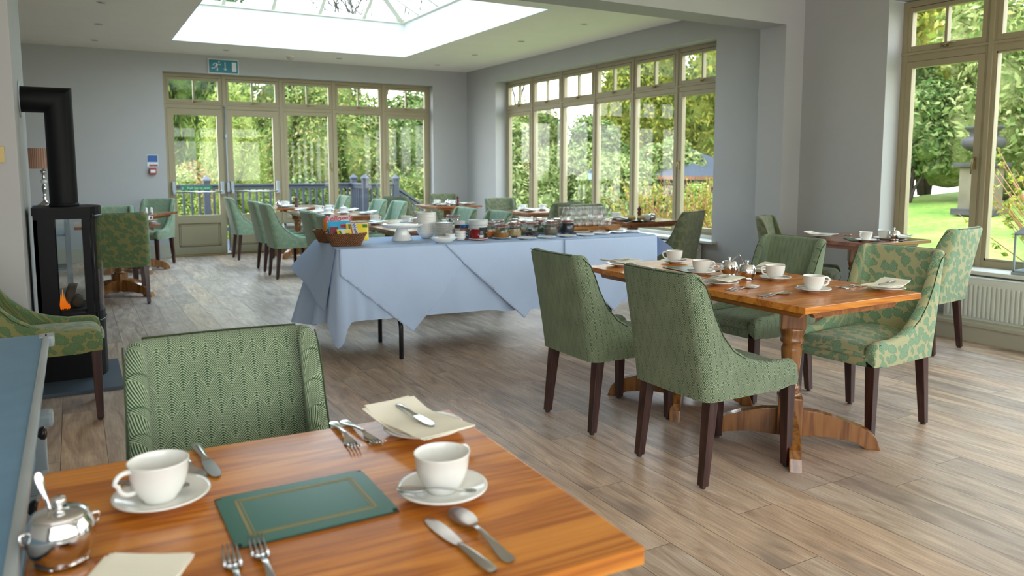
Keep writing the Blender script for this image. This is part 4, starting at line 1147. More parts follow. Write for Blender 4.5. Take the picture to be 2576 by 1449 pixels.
rf = simple('red_fruit', (.50, .03, .03), .4); g = G(); rnd = random.Random(4)
for k in range(16): a = rnd.random() * 6.28; q = rnd.random() * .05; g.lathe([(0, -.012), (.010, -.006), (.012, .004), (0, .012)], 8, (q * math.cos(a), q * math.sin(a), .045 + rnd.random() * .012))
o = obj('cut_fruit', g, rf); o.location = (4.85, 6.72, Z); tag(o, 'red cut fruit filling the white bowl', 'fruit', kind='stuff')
setting(4.90, 8.55, 0, 'on the first side window table, left', (.24, .20), False, 0, plate=(.16, -.12), spoon=False)
setting(5.27, 8.97, 270, 'on the first side window table, rear', (.30, .12), False, 0, plate=(.30, -.12), spoon=False)
setting(4.56, 10.60, 0, 'at the left of the far corner table', (.22, .12), False, 0, plate=(.18, -.15), spoon=False)
setting(4.93, 10.25, 90, 'at the front of the far corner table', (.28, -.02), False, 0, plate=(.22, -.24), spoon=False)
dup(MILL, (4.98, 10.40, Z), 0, 'brown pepper mill on the far corner table'); dup(GSHK, (4.90, 10.42, Z), 0, 'glass shaker left of the mill, far corner table'); put_pot(4.82, 10.40, 0, 'steel pot on the far corner table', False, '')
# --- far window tables
setting(2.44, 9.20, 0, 'at near left of the far window tables', (.18, -.15), False, 0, spoon=False)
setting(2.44, 9.95, 0, 'at rear left of the far window tables', (.30, -.08), False, 0, spoon=False)
setting(3.20, 9.10, 180, 'at near right of the far window tables', (.34, -.10), False, 0, spoon=False, plate=(.13, .14))
setting(3.20, 9.85, 180, 'at rear right of the far window tables', (.30, -.10), False, 0, spoon=False)
put_pot(2.93, 9.42, 0, 'steel pot between plates on far window tables', False, '')
setting(2.46, 11.4, 0, 'at the table by the right glazed door', (.22, .05), False, 0, spoon=False, plate=(.16, -.24))
dup(MILL, (2.80, 11.25, Z), 0, 'dark red pepper mill against the far window glass'); dup(SHK, (2.68, 11.22, Z), 0, 'white salt shaker by the mill before far window'); put_pot(2.56, 11.28, 0, 'steel pot at the table by the right glazed door', False, '')
# --- table behind the cake stand
setting(2.46, 7.40, 0, 'at left rear of the table behind cake stand', (.20, .12), False, 0, spoon=False, plate=(.14, -.10))
setting(3.22, 7.30, 180, 'at right rear of the table behind cake stand', (.30, -.02), False, 0, spoon=False, plate=(.10, -.26))
setting(3.22, 6.65, 180, 'at right front of the table behind cake stand', (.16, .02), False, 0, spoon=False, plate=(.30, .10))
dup(CUP, (2.93, 7.03, Z), R(30), 'white cup beside the steel pot behind cake stand'); dup(POT, (3.0, 6.92, Z), 0, 'steel pot directly behind the cake stand')
at_table(3.05, 6.80, Z, 10, MAT, 'green placemat on the table behind cake stand')
# --- left tables
setting(.37, 8.44, 90, 'on the table beside the olive chair', (.30, -.26), False, 0, spoon=False, plate=(.20, -.27))
dup(SHK, (.78, 10.60, Z), 0, 'white salt shaker below the fire notice, left one'); dup(SHK, (.84, 10.63, Z), 0, 'white pepper shaker below the fire notice, right one')
lay(KW['teaspoon'], .72, 10.60, .84, 10.62, 'spoon lying beside the two white shakers')
# ------------------------------------------------------------------ buffet table with cloths
BO, BA = (1.475, 4.90), R(-5.166)
ZB = .772
def BW(s, n, z=ZB): return (BO[0] + s * math.cos(BA) - n * math.sin(BA), BO[1] + s * math.sin(BA) + n * math.cos(BA), z)
BL, BWD = 2.49, .76
bt = thing('buffet_table', 'long folding trestle table under the white cloths, black tube legs', 'table', (*BO, 0), BA)
obj('tabletop', G().box((.01, .01, ZB - .04), (BL - .01, BWD - .01, ZB - .006), bev=.006), 'darktop', bt)
for s in (.42, 2.08):
    g = G(); n0, n1 = .0, .56; zb = .275; r = .07
    pts = [(s, n0, 0.0), (s, n0, zb - r)] + [(s, n0 + r - r * math.cos(a), zb - r + r * math.sin(a)) for a in np.linspace(.3, PI / 2, 5)]
    pts += [(s, n1 - r + r * math.sin(a), zb - r + r * math.cos(a)) for a in np.linspace(0, PI / 2 - .3, 5)] + [(s, n1, zb - r), (s, n1, 0.0)]
    g.tube(pts, .0155, 10)
    for q in (.19, .37): g.tube([(s, q, zb), (s, q, ZB - .04)], .0155, 10)
    obj('leg', g, 'tubemetal', bt)
def bcloth(name, g, label, mat='linen'):
    o = obj(name, g, mat, None, (*BO, 0), BA); tag(o, label, 'tablecloth'); return o
# base cloth: rounded rectangle perimeter, drops with folds
def base_cloth():
    g = G(); r = .025
    peri = []       # (s, n, outward s, outward n, side param)
    def corner(cs, cn, a0):
        for k in range(5):
            a = a0 + PI / 2 * k / 4; peri.append((cs + r * math.cos(a), cn + r * math.sin(a), math.cos(a), math.sin(a)))
    for x in np.linspace(r, BL - r, 90)[1:-1]: peri.append((x, 0, 0, -1))
    corner(BL - r, r, -PI / 2)
    for y in np.linspace(r, BWD - r, 26)[1:-1]: peri.append((BL, y, 1, 0))
    corner(BL - r, BWD - r, 0)
    for x in np.linspace(BL - r, r, 60)[1:-1]: peri.append((x, BWD, 0, 1))
    corner(r, BWD - r, PI / 2)
    for y in np.linspace(BWD - r, r, 26)[1:-1]: peri.append((0, y, -1, 0))
    corner(r, r, PI)
    NV = 16; cols = []; L = len(peri)
    for k, (x, y, ox, oy) in enumerate(peri):
        dn = math.hypot(x, y)                      # distance to near left corner
        df = math.hypot(x, y - BWD); dr = math.hypot(x - BL, y)
        z_end = .292 - .185 * math.exp(-(dn / .045) ** 2) - .12 * math.exp(-(df / .10) ** 2) - .1 * math.exp(-(dr / .1) ** 2)
        if oy > -.5 and x < .1: z_end = min(z_end, .30 - .12 * min(1, y / .5))
        if y < .01 and x > 1.09: z_end -= .02 * min(1, (x - 1.09) / .1)
        fold = 0
        if ox < -.5: fold = .035 * math.sin(y * 21 + .6) + .012 * math.sin(y * 47)
        elif oy < -.5: fold = .016 * math.exp(-x / .25) * math.sin(x * 62) + .004 * math.sin(x * 9) + .003 * math.sin(x * 23 + 1)
        else: fold = .018 * math.sin((x + y) * 19)
        flare = .012 + (.05 * min(1, y / .5) + .03 if ox < -.5 else 0) + .03 * math.exp(-(dr / .3) ** 2) + (.10 * math.exp(-(df / .12) ** 2))
        gather = math.exp(-(dn / .07) ** 2)
        col = []
        for j in range(NV + 1):
            t = j / NV; z = lerp(ZB, z_end, t)
            o = .004 + (flare * t + fold * t ** .8) * (1 - gather) + gather * (.028 * math.sin(t * 1.2) - .01)
            edge = .006 * (1 - math.exp(-t * 18))
            col.append((x + ox * (o + edge), y + oy * (o + edge), z))
        cols.append(col)
    n1 = NV + 1; vs = [v for c in cols for v in c]; fs = []
    for i in range(L):
        i2 = (i + 1) % L
        for j in range(NV): fs.append((i * n1 + j, i * n1 + j + 1, i2 * n1 + j + 1, i2 * n1 + j))
    g.add(vs, fs, 0, True)
    g.box((.0, .0, ZB - .004), (BL, BWD, ZB))
    return g
bcloth('tablecloth', base_cloth(), 'plain white cloth covering the long buffet table down to knee height')
def flap(poly, off, top_depth, seed, fold=.004, thick=.0018, bend=None):
    """a hanging corner of an overlaid cloth: convex outline in (s, z), folded over the table edge"""
    bm = bmesh.new(); xs = [p[0] for p in poly]; zs = [p[1] for p in poly]
    x0, x1, z0, z1 = min(xs), max(xs), min(zs), max(zs); nx, nz = 56, 34
    vv = [[bm.verts.new((lerp(x0, x1, i / nx), 0, lerp(z0, z1, j / nz))) for i in range(nx + 1)] for j in range(nz + 1)]
    for j in range(nz):
        for i in range(nx): bm.faces.new((vv[j][i], vv[j][i + 1], vv[j + 1][i + 1], vv[j + 1][i]))
    n = len(poly)
    area = sum(poly[i][0] * poly[(i + 1) % n][1] - poly[(i + 1) % n][0] * poly[i][1] for i in range(n))
    P = poly if area > 0 else poly[::-1]
    for i in range(n):
        a, b = Vector((P[i][0], 0, P[i][1])), Vector((P[(i + 1) % n][0], 0, P[(i + 1) % n][1]))
        d = b - a; nn = Vector((d.z, 0, -d.x)).normalized()
        bmesh.ops.bisect_plane(bm, geom=bm.verts[:] + bm.edges[:] + bm.faces[:], plane_co=a, plane_no=nn, clear_outer=True)
    rnd = random.Random(seed); ph = [rnd.random() * 6 for _ in range(6)]
    for v in bm.verts:
        x, z = v.co.x, v.co.z; t = (ZB - z) / .5
        w = fold * t * (math.sin(x * 15 + z * 9 + ph[0]) + .6 * math.sin(x * 31 - z * 17 + ph[1]))
        v.co.y = -(off + .004 + .010 * t + w + abs(fold) * 1.6 * t)
        if bend: v.co.x, v.co.y = bend(x, z, v.co.y)
    ret = bmesh.ops.extrude_face_region(bm, geom=bm.faces[:])
    for e in ret['geom']:
        if isinstance(e, bmesh.types.BMVert): e.co.y += thick
    for v in bm.verts: v.co.z = min(v.co.z, ZB + .0015)
    g = G().bm(bm, 0, True)
    tx = [p[0] for p in poly if p[1] > ZB - .02]; a, b = min(tx), max(tx)
    d = top_depth; zt = ZB + off * .08 + .0005   # the part lying on the table top
    g.add([(a, -off - .004, zt), (b, -off - .004, zt), (lerp(b, a, d[1]), d[0], zt), (lerp(a, b, d[1]), d[0], zt),
           (a, -off - .004, zt - .0008), (b, -off - .004, zt - .0008), (lerp(b, a, d[1]), d[0], zt - .0008), (lerp(a, b, d[1]), d[0], zt - .0008)],
          [(0, 1, 2, 3), (7, 6, 5, 4), (0, 4, 5, 1), (1, 5, 6, 2), (2, 6, 7, 3), (3, 7, 4, 0)])
    return g
bcloth('overlay_cloth', flap([(.012, ZB), (.012, .60), (.21, .43), (.51, .17), (.67, .38), (.885, .62), (.77, ZB)], .012, (.42, .1), 1), 'white overlay cloth hanging in a deep point above the black trestle leg')
bcloth('overlay_cloth', flap([(.74, ZB), (.885, .625), (1.33, .215), (1.52, .42), (1.80, ZB)], .020, (.5, .1), 2), 'white overlay cloth whose point hangs at the middle of the buffet front')
bcloth('overlay_cloth', flap([(1.66, ZB), (1.66, .62), (2.08, .21), (2.30, .41), (2.478, .58), (2.478, ZB)], .030, (.5, .05), 3), 'white overlay cloth at the right end of the buffet')
def cloth_patch(poly, o0, lab, inner=None):
    g = G(); n = len(poly)
    # quad patch (bilinear) with a light ripple
    A, B_, C_, D_ = [Vector(p) for p in poly]
    def fn(u, v):
        p = (A * (1 - u) + B_ * u) * (1 - v) + (D_ * (1 - u) + C_ * u) * v
        w = .010 * v * math.sin(u * 9) ; return (p.x - w, p.y, p.z)
    g.grid(fn, 20, 16); g.grid(lambda u, v: (fn(u, v)[0] + .002, fn(u, v)[1], fn(u, v)[2]), 20, 16, flip=True)
    return bcloth('overlay_cloth', g, lab)
cloth_patch([(-.004, .03, .774), (-.004, .76, .774), (-.16, .92, .56), (-.075, .08, .36)], 0, 'white overlay cloth folding over the left end of the buffet')
cloth_patch([(2.494, .02, .774), (2.494, .5, .774), (2.56, .45, .45), (2.62, -.05, .665)], 0, 'white overlay cloth corner sticking out at the right buffet end').scale = (1, 1, 1)

# ------------------------------------------------------------------ things on the buffet
def on_buffet(P, s, n, lab, z=ZB + .003, rz=0, group=None): return dup(P, BW(s, n, z), BA + R(rz), lab, group)
def basket():
    r = thing('wicker_basket', 'basket', 'basket')
    hx, hy, h = .085, .13, .075
    def ring(f, z, wob=0):
        pts = []
        for k in range(48):
            a = 2 * PI * k / 48; c, s = math.cos(a), math.sin(a)
            p = 5; rr = 1 / (abs(c) ** p + abs(s) ** p) ** (1 / p)
            pts.append(((hx * f) * c * rr, (hy * f) * s * rr, z))
        return pts
    g = G(); rows = 14
    for j in range(rows):
        t = j / (rows - 1); f = lerp(.74, 1.0, t); ring_ = ring(f, .004 + h * t)
        pts = [(x * (1 + .02 * math.sin(k * PI / 1.5 + j * PI)), y * (1 + .015 * math.sin(k * PI / 1.5 + j * PI)), z) for k, (x, y, z) in enumerate(ring_)]
        g.tube(pts + [pts[0]], .0032, 6, cap=False)
    obj('side_weave', g, 'wicker', r)
    g = G(); lo, hi = ring(.735, .002), ring(1.0, h + .004)
    for k in range(0, 48, 2): g.tube([lo[k], hi[k]], .0028, 5)
    g.box((-hx * .72, -hy * .72, .002), (hx * .72, hy * .72, .006))
    obj('stakes', g, 'wicker', r)
    g = G(); rim = ring(1.03, h + .006)
    rim = [(x, y, z + .010 * max(0, abs(x) / hx * abs(y) / hy - .6) * 2) for x, y, z in rim]
    for ph in (0, PI): g.tube([(x * (1 + .02 * math.sin(k * 1.9 + ph)), y * (1 + .015 * math.cos(k * 1.9 + ph)), z + .003 * math.sin(k * 1.9 + ph)) for k, (x, y, z) in enumerate(rim + [rim[0]])], .0045, 6, cap=False)
    obj('rim', g, 'wicker', r); return proto(r)
BK = basket()
on_buffet(BK, .105, .20, 'front brown wicker basket filled with cereal packets', rz=74)
on_buffet(BK, .075, .50, 'rear brown wicker basket with a white cereal packet', rz=74)
def packet(name, w, h, t, cols, lab, s, n, z, rz, tilt, art=None):
    """pillow-shaped or boxed cereal packet, printed face towards -y"""
    r = thing(name, lab, 'cereal packet', BW(s, n, z))
    q = Matrix.Rotation(BA + R(rz), 4, 'Z') @ Matrix.Rotation(R(-tilt), 4, 'X'); r.rotation_euler = q.to_euler()
    def fn(sgn):
        def f(u, v):
            p = (math.sin(PI * u) * math.sin(PI * v)) ** .45 if t > 0 else 0
            return (lerp(-w / 2, w / 2, u), sgn * t * p - .0012 * sgn * -1, lerp(0, h, v))
        return f
    g = G(); g.grid(lambda u, v: (lerp(-w / 2, w / 2, u), -t * max(0, math.sin(PI * u) * math.sin(PI * v)) ** .45 - .0008, h * v), 14, 14)
    g.grid(lambda u, v: (lerp(-w / 2, w / 2, u), t * max(0, math.sin(PI * u) * math.sin(PI * v)) ** .45 + .0008, h * v), 14, 14, flip=True)
    for u in (0, 1): g.grid(lambda a, b: (lerp(-w / 2, w / 2, u), -.0008 + .0016 * a, h * b), 1, 14)
    for v in (0, 1): g.grid(lambda a, b: (lerp(-w / 2, w / 2, b), -.0008 + .0016 * a, h * v), 1, 14)
    obj('wrapper', g, cols, r)
    for nm, x0, x1, z0, z1, mt, sk in (art or []):
        f = G(); f.grid(lambda u, v: ((lambda U, V: (lerp(-w / 2, w / 2, U), -t * max(0, math.sin(PI * U) * math.sin(PI * V)) ** .45 - .0022, h * V))(lerp(x0, x1, u) + sk * lerp(z0, z1, v), lerp(z0, z1, v))), 8, 8)
        obj(nm, f, mt, r)
    return r
CW = simple('packet_white', (.66, .68, .72), .35); CY = simple('packet_yellow', (.80, .62, .03), .3); CB = simple('packet_sky_blue', (.04, .42, .75), .3); CR = simple('packet_red', (.52, .02, .06), .35)
CG = simple('packet_green', (.03, .20, .05), .35); CN = simple('packet_navy', (.02, .06, .26), .35); CO = simple('packet_orange', (.78, .22, .01), .35); CK = paint('kraft_paper', (.46, .27, .16), .8, .1); CT = simple('packet_tan', (.55, .30, .14), .5); CM = simple('packet_maroon', (.22, .01, .04), .35)
p = packet('cereal_packet', .175, .145, .010, CW, 'white cereal packet with red script in rear basket', .118, .475, ZB + .045, 2, 8,
           [('blue_splash', .02, .98, .25, .66, CB, 0), ('maroon_shape', .12, .36, .10, .48, CM, 0), ('green_shape', .0, .16, .15, .38, CG, 0), ('red_shape', .58, .82, .42, .56, CR, 0)])
me = text_geo("Kellogg's", .056, .0005, shear=.3, bold=.0012); me.materials.append(CR); o = obj('lettering', me, None, p); o.location = (-.006, -.0115, .123); o.rotation_euler = (R(90), 0, 0)
for v in me.vertices: v.co.z += -.0
packet('cereal_packet', .03, .12, .006, CO, 'orange edged packet standing at left in rear basket', .022, .50, ZB + .05, -30, 4)
packet('cereal_packet', .155, .125, .014, CB, 'blue and red cereal bag in the front basket', .085, .27, ZB + .040, 6, 14,
       [('maroon_shape', .02, .38, .05, .68, CM, 0), ('red_shape', .50, .80, .62, .80, CR, 0), ('white_swirl', .40, .95, .40, .52, CW, 0)])
packet('cereal_packet', .100, .085, .012, CY, 'small yellow cereal bag leaning left in front basket', .095, .175, ZB + .035, 12, 22,
       [('white_stripe', .42, .62, .02, .98, CW, -.15), ('navy_mark', .60, .90, .15, .60, CN, -.1), ('green_mark', .20, .32, .55, .90, CG, -.1), ('white_top', .05, .95, .86, .99, CW, 0)])
p = packet('cereal_packet', .150, .125, .014, CY, 'larger yellow cereal bag at right in the front basket', .185, .205, ZB + .030, -4, 12,
       [('white_stripe', .34, .56, .02, .96, CW, -.12), ('red_line', .29, .33, .02, .96, CR, -.12), ('green_mark', .14, .22, .62, .92, CG, -.05), ('green_leaf', .74, .96, .72, .90, CG, 0), ('white_bowl', .10, .44, .02, .22, CW, 0), ('brown_food', .14, .36, .16, .32, CT, 0), ('white_top', .02, .98, .93, .995, CW, 0)])
me = text_geo('Weetabix', .030, .0005, bold=.0008); me.materials.append(CN); o = obj('lettering', me, None, p); o.location = (-.010, -.0185, .060); o.rotation_euler = (R(90), R(72), 0)
kb = packet('paper_packet', .19, .085, .012, CK, 'brown paper packet behind the yellow cereal bag', .215, .40, ZB + .062, -8, 10)
# cake stand
cs = thing('cake_stand', 'tall white cake stand on the buffet', 'cake stand', BW(.555, .40, ZB + .003))
obj('foot', G().lathe([(.075, 0), (.078, .003), (.040, .080), (.040, .095), (0, .095)], 40), 'white', cs)
obj('plate', G().lathe([(0, .092), (.11, .092), (.135, .100), (.150, .112), (.150, .118), (.142, .120), (.12, .112), (0, .110)], 48), 'white', cs)
# stacks
bowlp = proto(tag(obj('cereal_bowl', G().lathe([(0, .004), (.030, .004), (.032, 0), (.036, 0), (.05, .015), (.066, .036), (.073, .050), (.071, .052), (.063, .037), (.045, .016), (0, .009)], 36), 'white'), cat='bowl'))
for k in range(12): on_buffet(bowlp, .775, .50, 'white cereal bowl in the tall stack, %s' % ('the bottom one' if k == 0 else 'the top one' if k == 11 else 'one of the middle bowls'), ZB + .003 + k * .0128, group='stacked cereal bowls')
tp = proto(tag(obj('tea_plate', saucer_geo(.068, .009), 'white'), cat='plate'))
for k in range(15): on_buffet(tp, .855, .345, 'white plate in the shorter stack before the bowls, %s' % ('the bottom one' if k == 0 else 'the top one' if k == 14 else 'one of the middle plates'), ZB + .003 + k * .0080, group='stacked tea plates')
rk = proto(tag(obj('ramekin', G().lathe([(0, .003), (.026, .003), (.034, .018), (.039, .032), (.037, .033), (.031, .018), (0, .006)], 28), 'white'), cat='dish'))
for i, (s, n) in enumerate(((.86, .215), (.935, .205))):
    for k in range(3 if i else 2): on_buffet(rk, s, n, 'small white dish, %s stack beside the oval dish' % ('right' if i else 'left'), ZB + .003 + k * .018, group='small dishes, %s stack' % ('right' if i else 'left'))
ov = proto(tag(obj('oval_dish', G().lathe([(0, .005), (.045, .005), (.05, 0), (.056, 0), (.095, .030), (.098, .036), (.094, .037), (.055, .010), (0, .008)], 44, sy=.62), 'white'), cat='dish'))
on_buffet(ov, .775, .115, 'white boat-shaped oval dish at the front of the buffet')
# clip-top jars
def jar(name, rad, h, fill, fcol, lumpy, lab, s, n, z=ZB + .006, cat='jar', seed=0, fh=.5):
    r = thing(name, lab, cat, BW(s, n, z), R(seed * 37))
    k = rad / .056; z1 = h - .030
    obj('glass_body', G().lathe([(0, .003), (.046 * k, .003), (.052 * k, 0), (.055 * k, .008), (.056 * k, .02), (.056 * k, z1 * .66), (.053 * k, z1 * .80), (.045 * k, z1 * .90), (.043 * k, z1 * .96), (.047 * k, z1)], 36), 'jarglass', r)
    obj('rubber_seal', G().lathe([(.043 * k, z1), (.0495 * k, z1 + .0005), (.0495 * k, z1 + .005), (.043 * k, z1 + .0055)], 36), 'redrubber', r)
    obj('lid', G().lathe([(.044 * k, z1 + .0055), (.0485 * k, z1 + .006), (.049 * k, z1 + .012), (.045 * k, z1 + .019), (.030 * k, z1 + .017), (0, z1 + .020)], 36), 'jarglass', r)
    g = G(); rr = .051 * k
    for zz in (z1 - .006, z1 + .015): g.tube([(rr * math.cos(a), rr * math.sin(a), zz) for a in np.linspace(0, 2 * PI, 33)], .0012, 6, cap=False)
    g.tube([(rr, .010, z1 - .006), (rr + .010, .010, z1 - .002), (rr + .008, .009, z1 - .03), (rr + .008, -.009, z1 - .03), (rr + .010, -.010, z1 - .002), (rr, -.010, z1 - .006)], .0013, 6)
    g.tube([(-rr, .008, z1 - .006), (-rr - .006, 0, z1 + .004), (-rr, -.008, z1 + .015)], .0013, 6)
    obj('wire_clip', g, 'cutlery', r)
    if fill:
        rnd = random.Random(seed + 5); m = fcol; g = G(); R0 = .0535 * k; zf = z1 * fh
        g.lathe([(0, .005), (R0 * .94, .006), (R0, .018), (R0, zf - .004), (R0 * .8, zf + .002), (0, zf + .003)], 28)
        fo = obj(fill, g, m, r); fo['kind'] = 'stuff'
        for q in range(lumpy):
            a, b = rnd.random() * 6.283, math.sqrt(rnd.random()); zz = zf if q % 2 else rnd.uniform(.01, zf); b = b if q % 2 else 1
            e = rnd.uniform(.005, .0085); an = rnd.random() * 3.14
            g.lathe([(0, -e * .5), (e * .8, -e * .2), (e * .8, e * .3), (0, e * .6)], 6, (R0 * .95 * b * math.cos(a), R0 * .95 * b * math.sin(a), zz), sx=1.3, sy=.8)
        bpy.data.objects.remove(fo); fo = obj(fill, g, m, r); fo['kind'] = 'stuff'
    return r
def food(name, a, b, sc=160):
    m = Mat(name); x, y, z = m.coord(); n = m.noise(m.vec(x, y, z), sc, 3, .7)
    return m.pbr(m.ramp(n, (.35, a), (.65, b)), .6, bump=m.bump(n, .7, .004))
F = dict(apricot=food('apricot', (.45, .10, .01), (.75, .24, .02)), sultana=food('sultana', (.16, .06, .01), (.50, .24, .05)), banana=food('banana', (.34, .22, .08), (.62, .46, .22)),
         oats=food('oats', (.14, .10, .06), (.34, .26, .16)), pumpkin=food('pumpkin', (.02, .05, .02), (.08, .15, .04)), raisin=food('raisin', (.012, .008, .010), (.06, .04, .045)),
         seed=food('seed', (.10, .075, .05), (.30, .24, .17), 320), prune=food('prune', (.004, .005, .010), (.03, .035, .05), 60), pink=food('pink', (.20, .10, .09), (.42, .30, .28)))
JG = None
for i, (s, n, f, lp, lab, fh, hh) in enumerate((
    (1.255, .195, 'sultana', 60, 'clip-top jar of golden sultanas right of the big tub', .48, .122), (1.205, .315, 'apricot', 40, 'clip-top jar of orange dried apricots beside the big tub', .50, .130),
    (1.405, .300, 'banana', 60, 'clip-top jar of pale banana chips', .55, .122), (1.560, .305, 'raisin', 50, 'clip-top jar half filled with dark raisins', .36, .122),
    (1.735, .335, 'seed', 40, 'clip-top jar of fine brown seeds, front row', .55, .122), (1.905, .375, 'prune', 40, 'clip-top jar of black prunes beside the tumblers', .85, .122),
    (1.545, .47, 'oats', 30, 'clip-top jar of brown flakes in the second row', .60, .122), (1.725, .50, 'pumpkin', 50, 'clip-top jar of green pumpkin seeds in the second row', .70, .122), (1.89, .52, 'pink', 40, 'clip-top jar of pinkish mix behind the prunes', .55, .122),
    (1.30, .45, 'sultana', 30, 'clip-top jar behind the banana chips, second row', .5, .122), (1.40, .60, 'seed', 20, 'clip-top jar at rear left showing a brown rimmed lid', .6, .122),
    (1.56, .62, 'raisin', 20, 'clip-top jar at rear centre with raised lid', .5, .122), (1.80, .66, 'oats', 20, 'clip-top jar at rear right behind the pumpkin seeds', .5, .122), (1.10, .45, 'oats', 20, 'clip-top jar at rear, between brown spread and big tub', .4, .115))):
    jar('clip_top_jar', .056, hh, 'dry_filling', F[f], lp, lab, s, n, seed=i, fh=fh)
bj = jar('spoon_jar', .060, .178, None, None, 0, 'tall clip-top jar holding teaspoons beside the plate stacks', .985, .49, seed=3)
for k in range(7):
    a = k * .9; s_, n_ = .985 + .018 * math.cos(a), .49 + .018 * math.sin(a)
    x, y, z = BW(s_, n_, ZB + .012); o = dup(KW['teaspoon'], (x, y, z), 0, 'teaspoon standing bowl up in the tall clip-top jar', 'teaspoons in the jar')
    tl = R(78 + 3 * math.sin(k * 2.1)); q = Matrix.Rotation(a, 4, 'Z') @ Matrix.Rotation(-tl, 4, 'Y') @ Matrix.Rotation(k, 4, 'X'); o.rotation_euler = q.to_euler()
# tubs and spreads
def tub(name, lab, s, n, rad, h, parts, cat='tub', rz=0):
    r = thing(name, lab, cat, BW(s, n, ZB + .004), BA + R(rz))
    for nm, prof, mt in parts: obj(nm, G().lathe(prof, 36), mt, r)
    return r
TW = simple('translucent_lid', (.55, .60, .60), .35)
jam = simple('red_jam', (.22, .005, .008), .2)
t = tub('jam_tub', 'big tub of red jam with black label and milky lid', 1.065, .185, .066, .15, [('body', [(0, 0), (.056, 0), (.060, .004), (.066, .082)], jam), ('upper_body', [(.066, .082), (.068, .115)], TW), ('lid', [(.071, .110), (.072, .113), (.072, .145), (.069, .148), (0, .148)], TW)])
def wrap_label(r, rad0, rad1, z0, z1, a0, a1, mt, nm='label', eps=.001):
    g = G(); g.grid(lambda u, v: (lerp(rad0, rad1, v) * math.cos(lerp(a0, a1, u)) + eps * math.cos(lerp(a0, a1, u)), (lerp(rad0, rad1, v) + eps) * math.sin(lerp(a0, a1, u)), lerp(z0, z1, v)), 16, 2)
    return obj(nm, g, mt, r)
BKL = simple('black_label', (.008, .009, .012), .35); WHL = simple('white_label', (.65, .66, .68), .4)
wrap_label(t, .060, .0665, .018, .094, R(-105), R(5), BKL)
wrap_label(t, .0603, .0618, .022, .040, R(-103), R(-75), WHL, 'barcode_panel', .0018); wrap_label(t, .0620, .0640, .048, .070, R(-100), R(-78), simple('grey_print', (.16, .17, .19), .5), 'small_print', .0018)
wrap_label(t, .0635, .0645, .050, .060, R(-52), R(-22), simple('gold_print', (.40, .33, .08), .4), 'gold_print', .0018); wrap_label(t, .0648, .0652, .076, .081, R(-45), R(-33), WHL, 'crest', .0018)
t = tub('spread_jar', 'peanut butter jar with blue lid and blue label', .995, .285, .032, .105, [('body', [(0, 0), (.030, 0), (.032, .004), (.032, .072), (.027, .084)], food('peanut', (.30, .13, .04), (.46, .22, .08), 80)), ('lid', [(.029, .082), (.030, .084), (.030, .105), (.027, .107), (0, .107)], M['blue'])])
wrap_label(t, .032, .032, .014, .066, R(-160), R(10), simple('teal_label', (.01, .17, .36), .35)); wrap_label(t, .032, .032, .026, .056, R(-100), R(-62), WHL, 'white_diamond', .0018); wrap_label(t, .032, .032, .014, .066, R(-38), R(-28), CY, 'yellow_band', .0018); wrap_label(t, .032, .032, .034, .048, R(-94), R(-68), M['blue'], 'diamond_print', .0024)
t = tub('spread_jar', 'chocolate spread jar with white lid and white label', 1.01, .42, .041, .125, [('body', [(0, 0), (.038, 0), (.041, .005), (.041, .085), (.038, .100)], simple('chocolate_spread', (.06, .018, .008), .3)), ('lid', [(.0405, .098), (.0415, .100), (.0415, .124), (.038, .127), (0, .127)], WHL)])
wrap_label(t, .041, .041, .010, .072, R(-170), R(10), WHL); wrap_label(t, .041, .041, .050, .058, R(-80), R(-55), CR, 'red_mark', .0018)
# saucers along the front and second row
for i, (s, n) in enumerate(((1.41, .085), (1.585, .105), (1.765, .125), (1.945, .155), (2.125, .215), (2.295, .255), (2.440, .27))): on_buffet(SPLATE, s, n, 'empty white saucer in the front row on the buffet', group='front row of saucers')
for i, (s, n) in enumerate(((2.03, .375), (2.20, .415), (2.41, .44))): on_buffet(SPLATE, s, n, 'empty white saucer in the row before the wooden tray', group='rear row of saucers')
for s, n, w in ((1.255, .195, 'golden sultanas'), (1.065, .185, 'big jam tub')): on_buffet(SPLATE, s, n, 'saucer under the %s' % w, ZB + .0022)
for s, n in ((1.39, .17), (1.62, .23), (1.79, .25), (1.955, .28), (2.11, .345)):
    x, y, z = BW(s, n, ZB + .014); x2, y2, _ = BW(s - .09, n - .01); lay(KW['teaspoon'], x, y, x2, y2, 'teaspoon lying between the jars and the front saucers', z, group='serving teaspoons')
# tray with upturned tumblers, two high
tr = thing('wooden_tray', 'wooden tray with sloping sides carrying the tumblers', 'tray', BW(2.20, .62, ZB + .003), BA + R(4))
hx, hy = .235, .15
obj('base', G().box((-hx, -hy, 0), (hx, hy, .008)), 'traywood', tr)
g = G()
for s in (-1, 1):
    g.add([(-hx, s * hy, 0), (hx, s * hy, 0), (hx + .035, s * (hy + .03), .045), (-hx - .035, s * (hy + .03), .045), (-hx, s * (hy - .01), .002), (hx, s * (hy - .01), .002), (hx + .028, s * (hy + .02), .045), (-hx - .028, s * (hy + .02), .045)], [(0, 1, 2, 3), (7, 6, 5, 4), (3, 2, 6, 7), (0, 3, 7, 4), (1, 5, 6, 2)])
    g.add([(s * hx, -hy, 0), (s * hx, hy, 0), (s * (hx + .035), hy + .03, .045), (s * (hx + .035), -hy - .03, .045), (s * (hx - .01), -hy, .002), (s * (hx - .01), hy, .002), (s * (hx + .025), hy + .025, .045), (s * (hx + .025), -hy - .025, .045)], [(0, 1, 2, 3), (7, 6, 5, 4), (3, 2, 6, 7)])
obj('sloping_side', g, 'traywood', tr)
tg = G().lathe([(.034, 0), (.0345, .002), (.0285, .088), (.027, .092), (0, .092)], 20)
TUM = proto(tag(obj('tumbler', tg, 'tumblerglass'), cat='glass'))
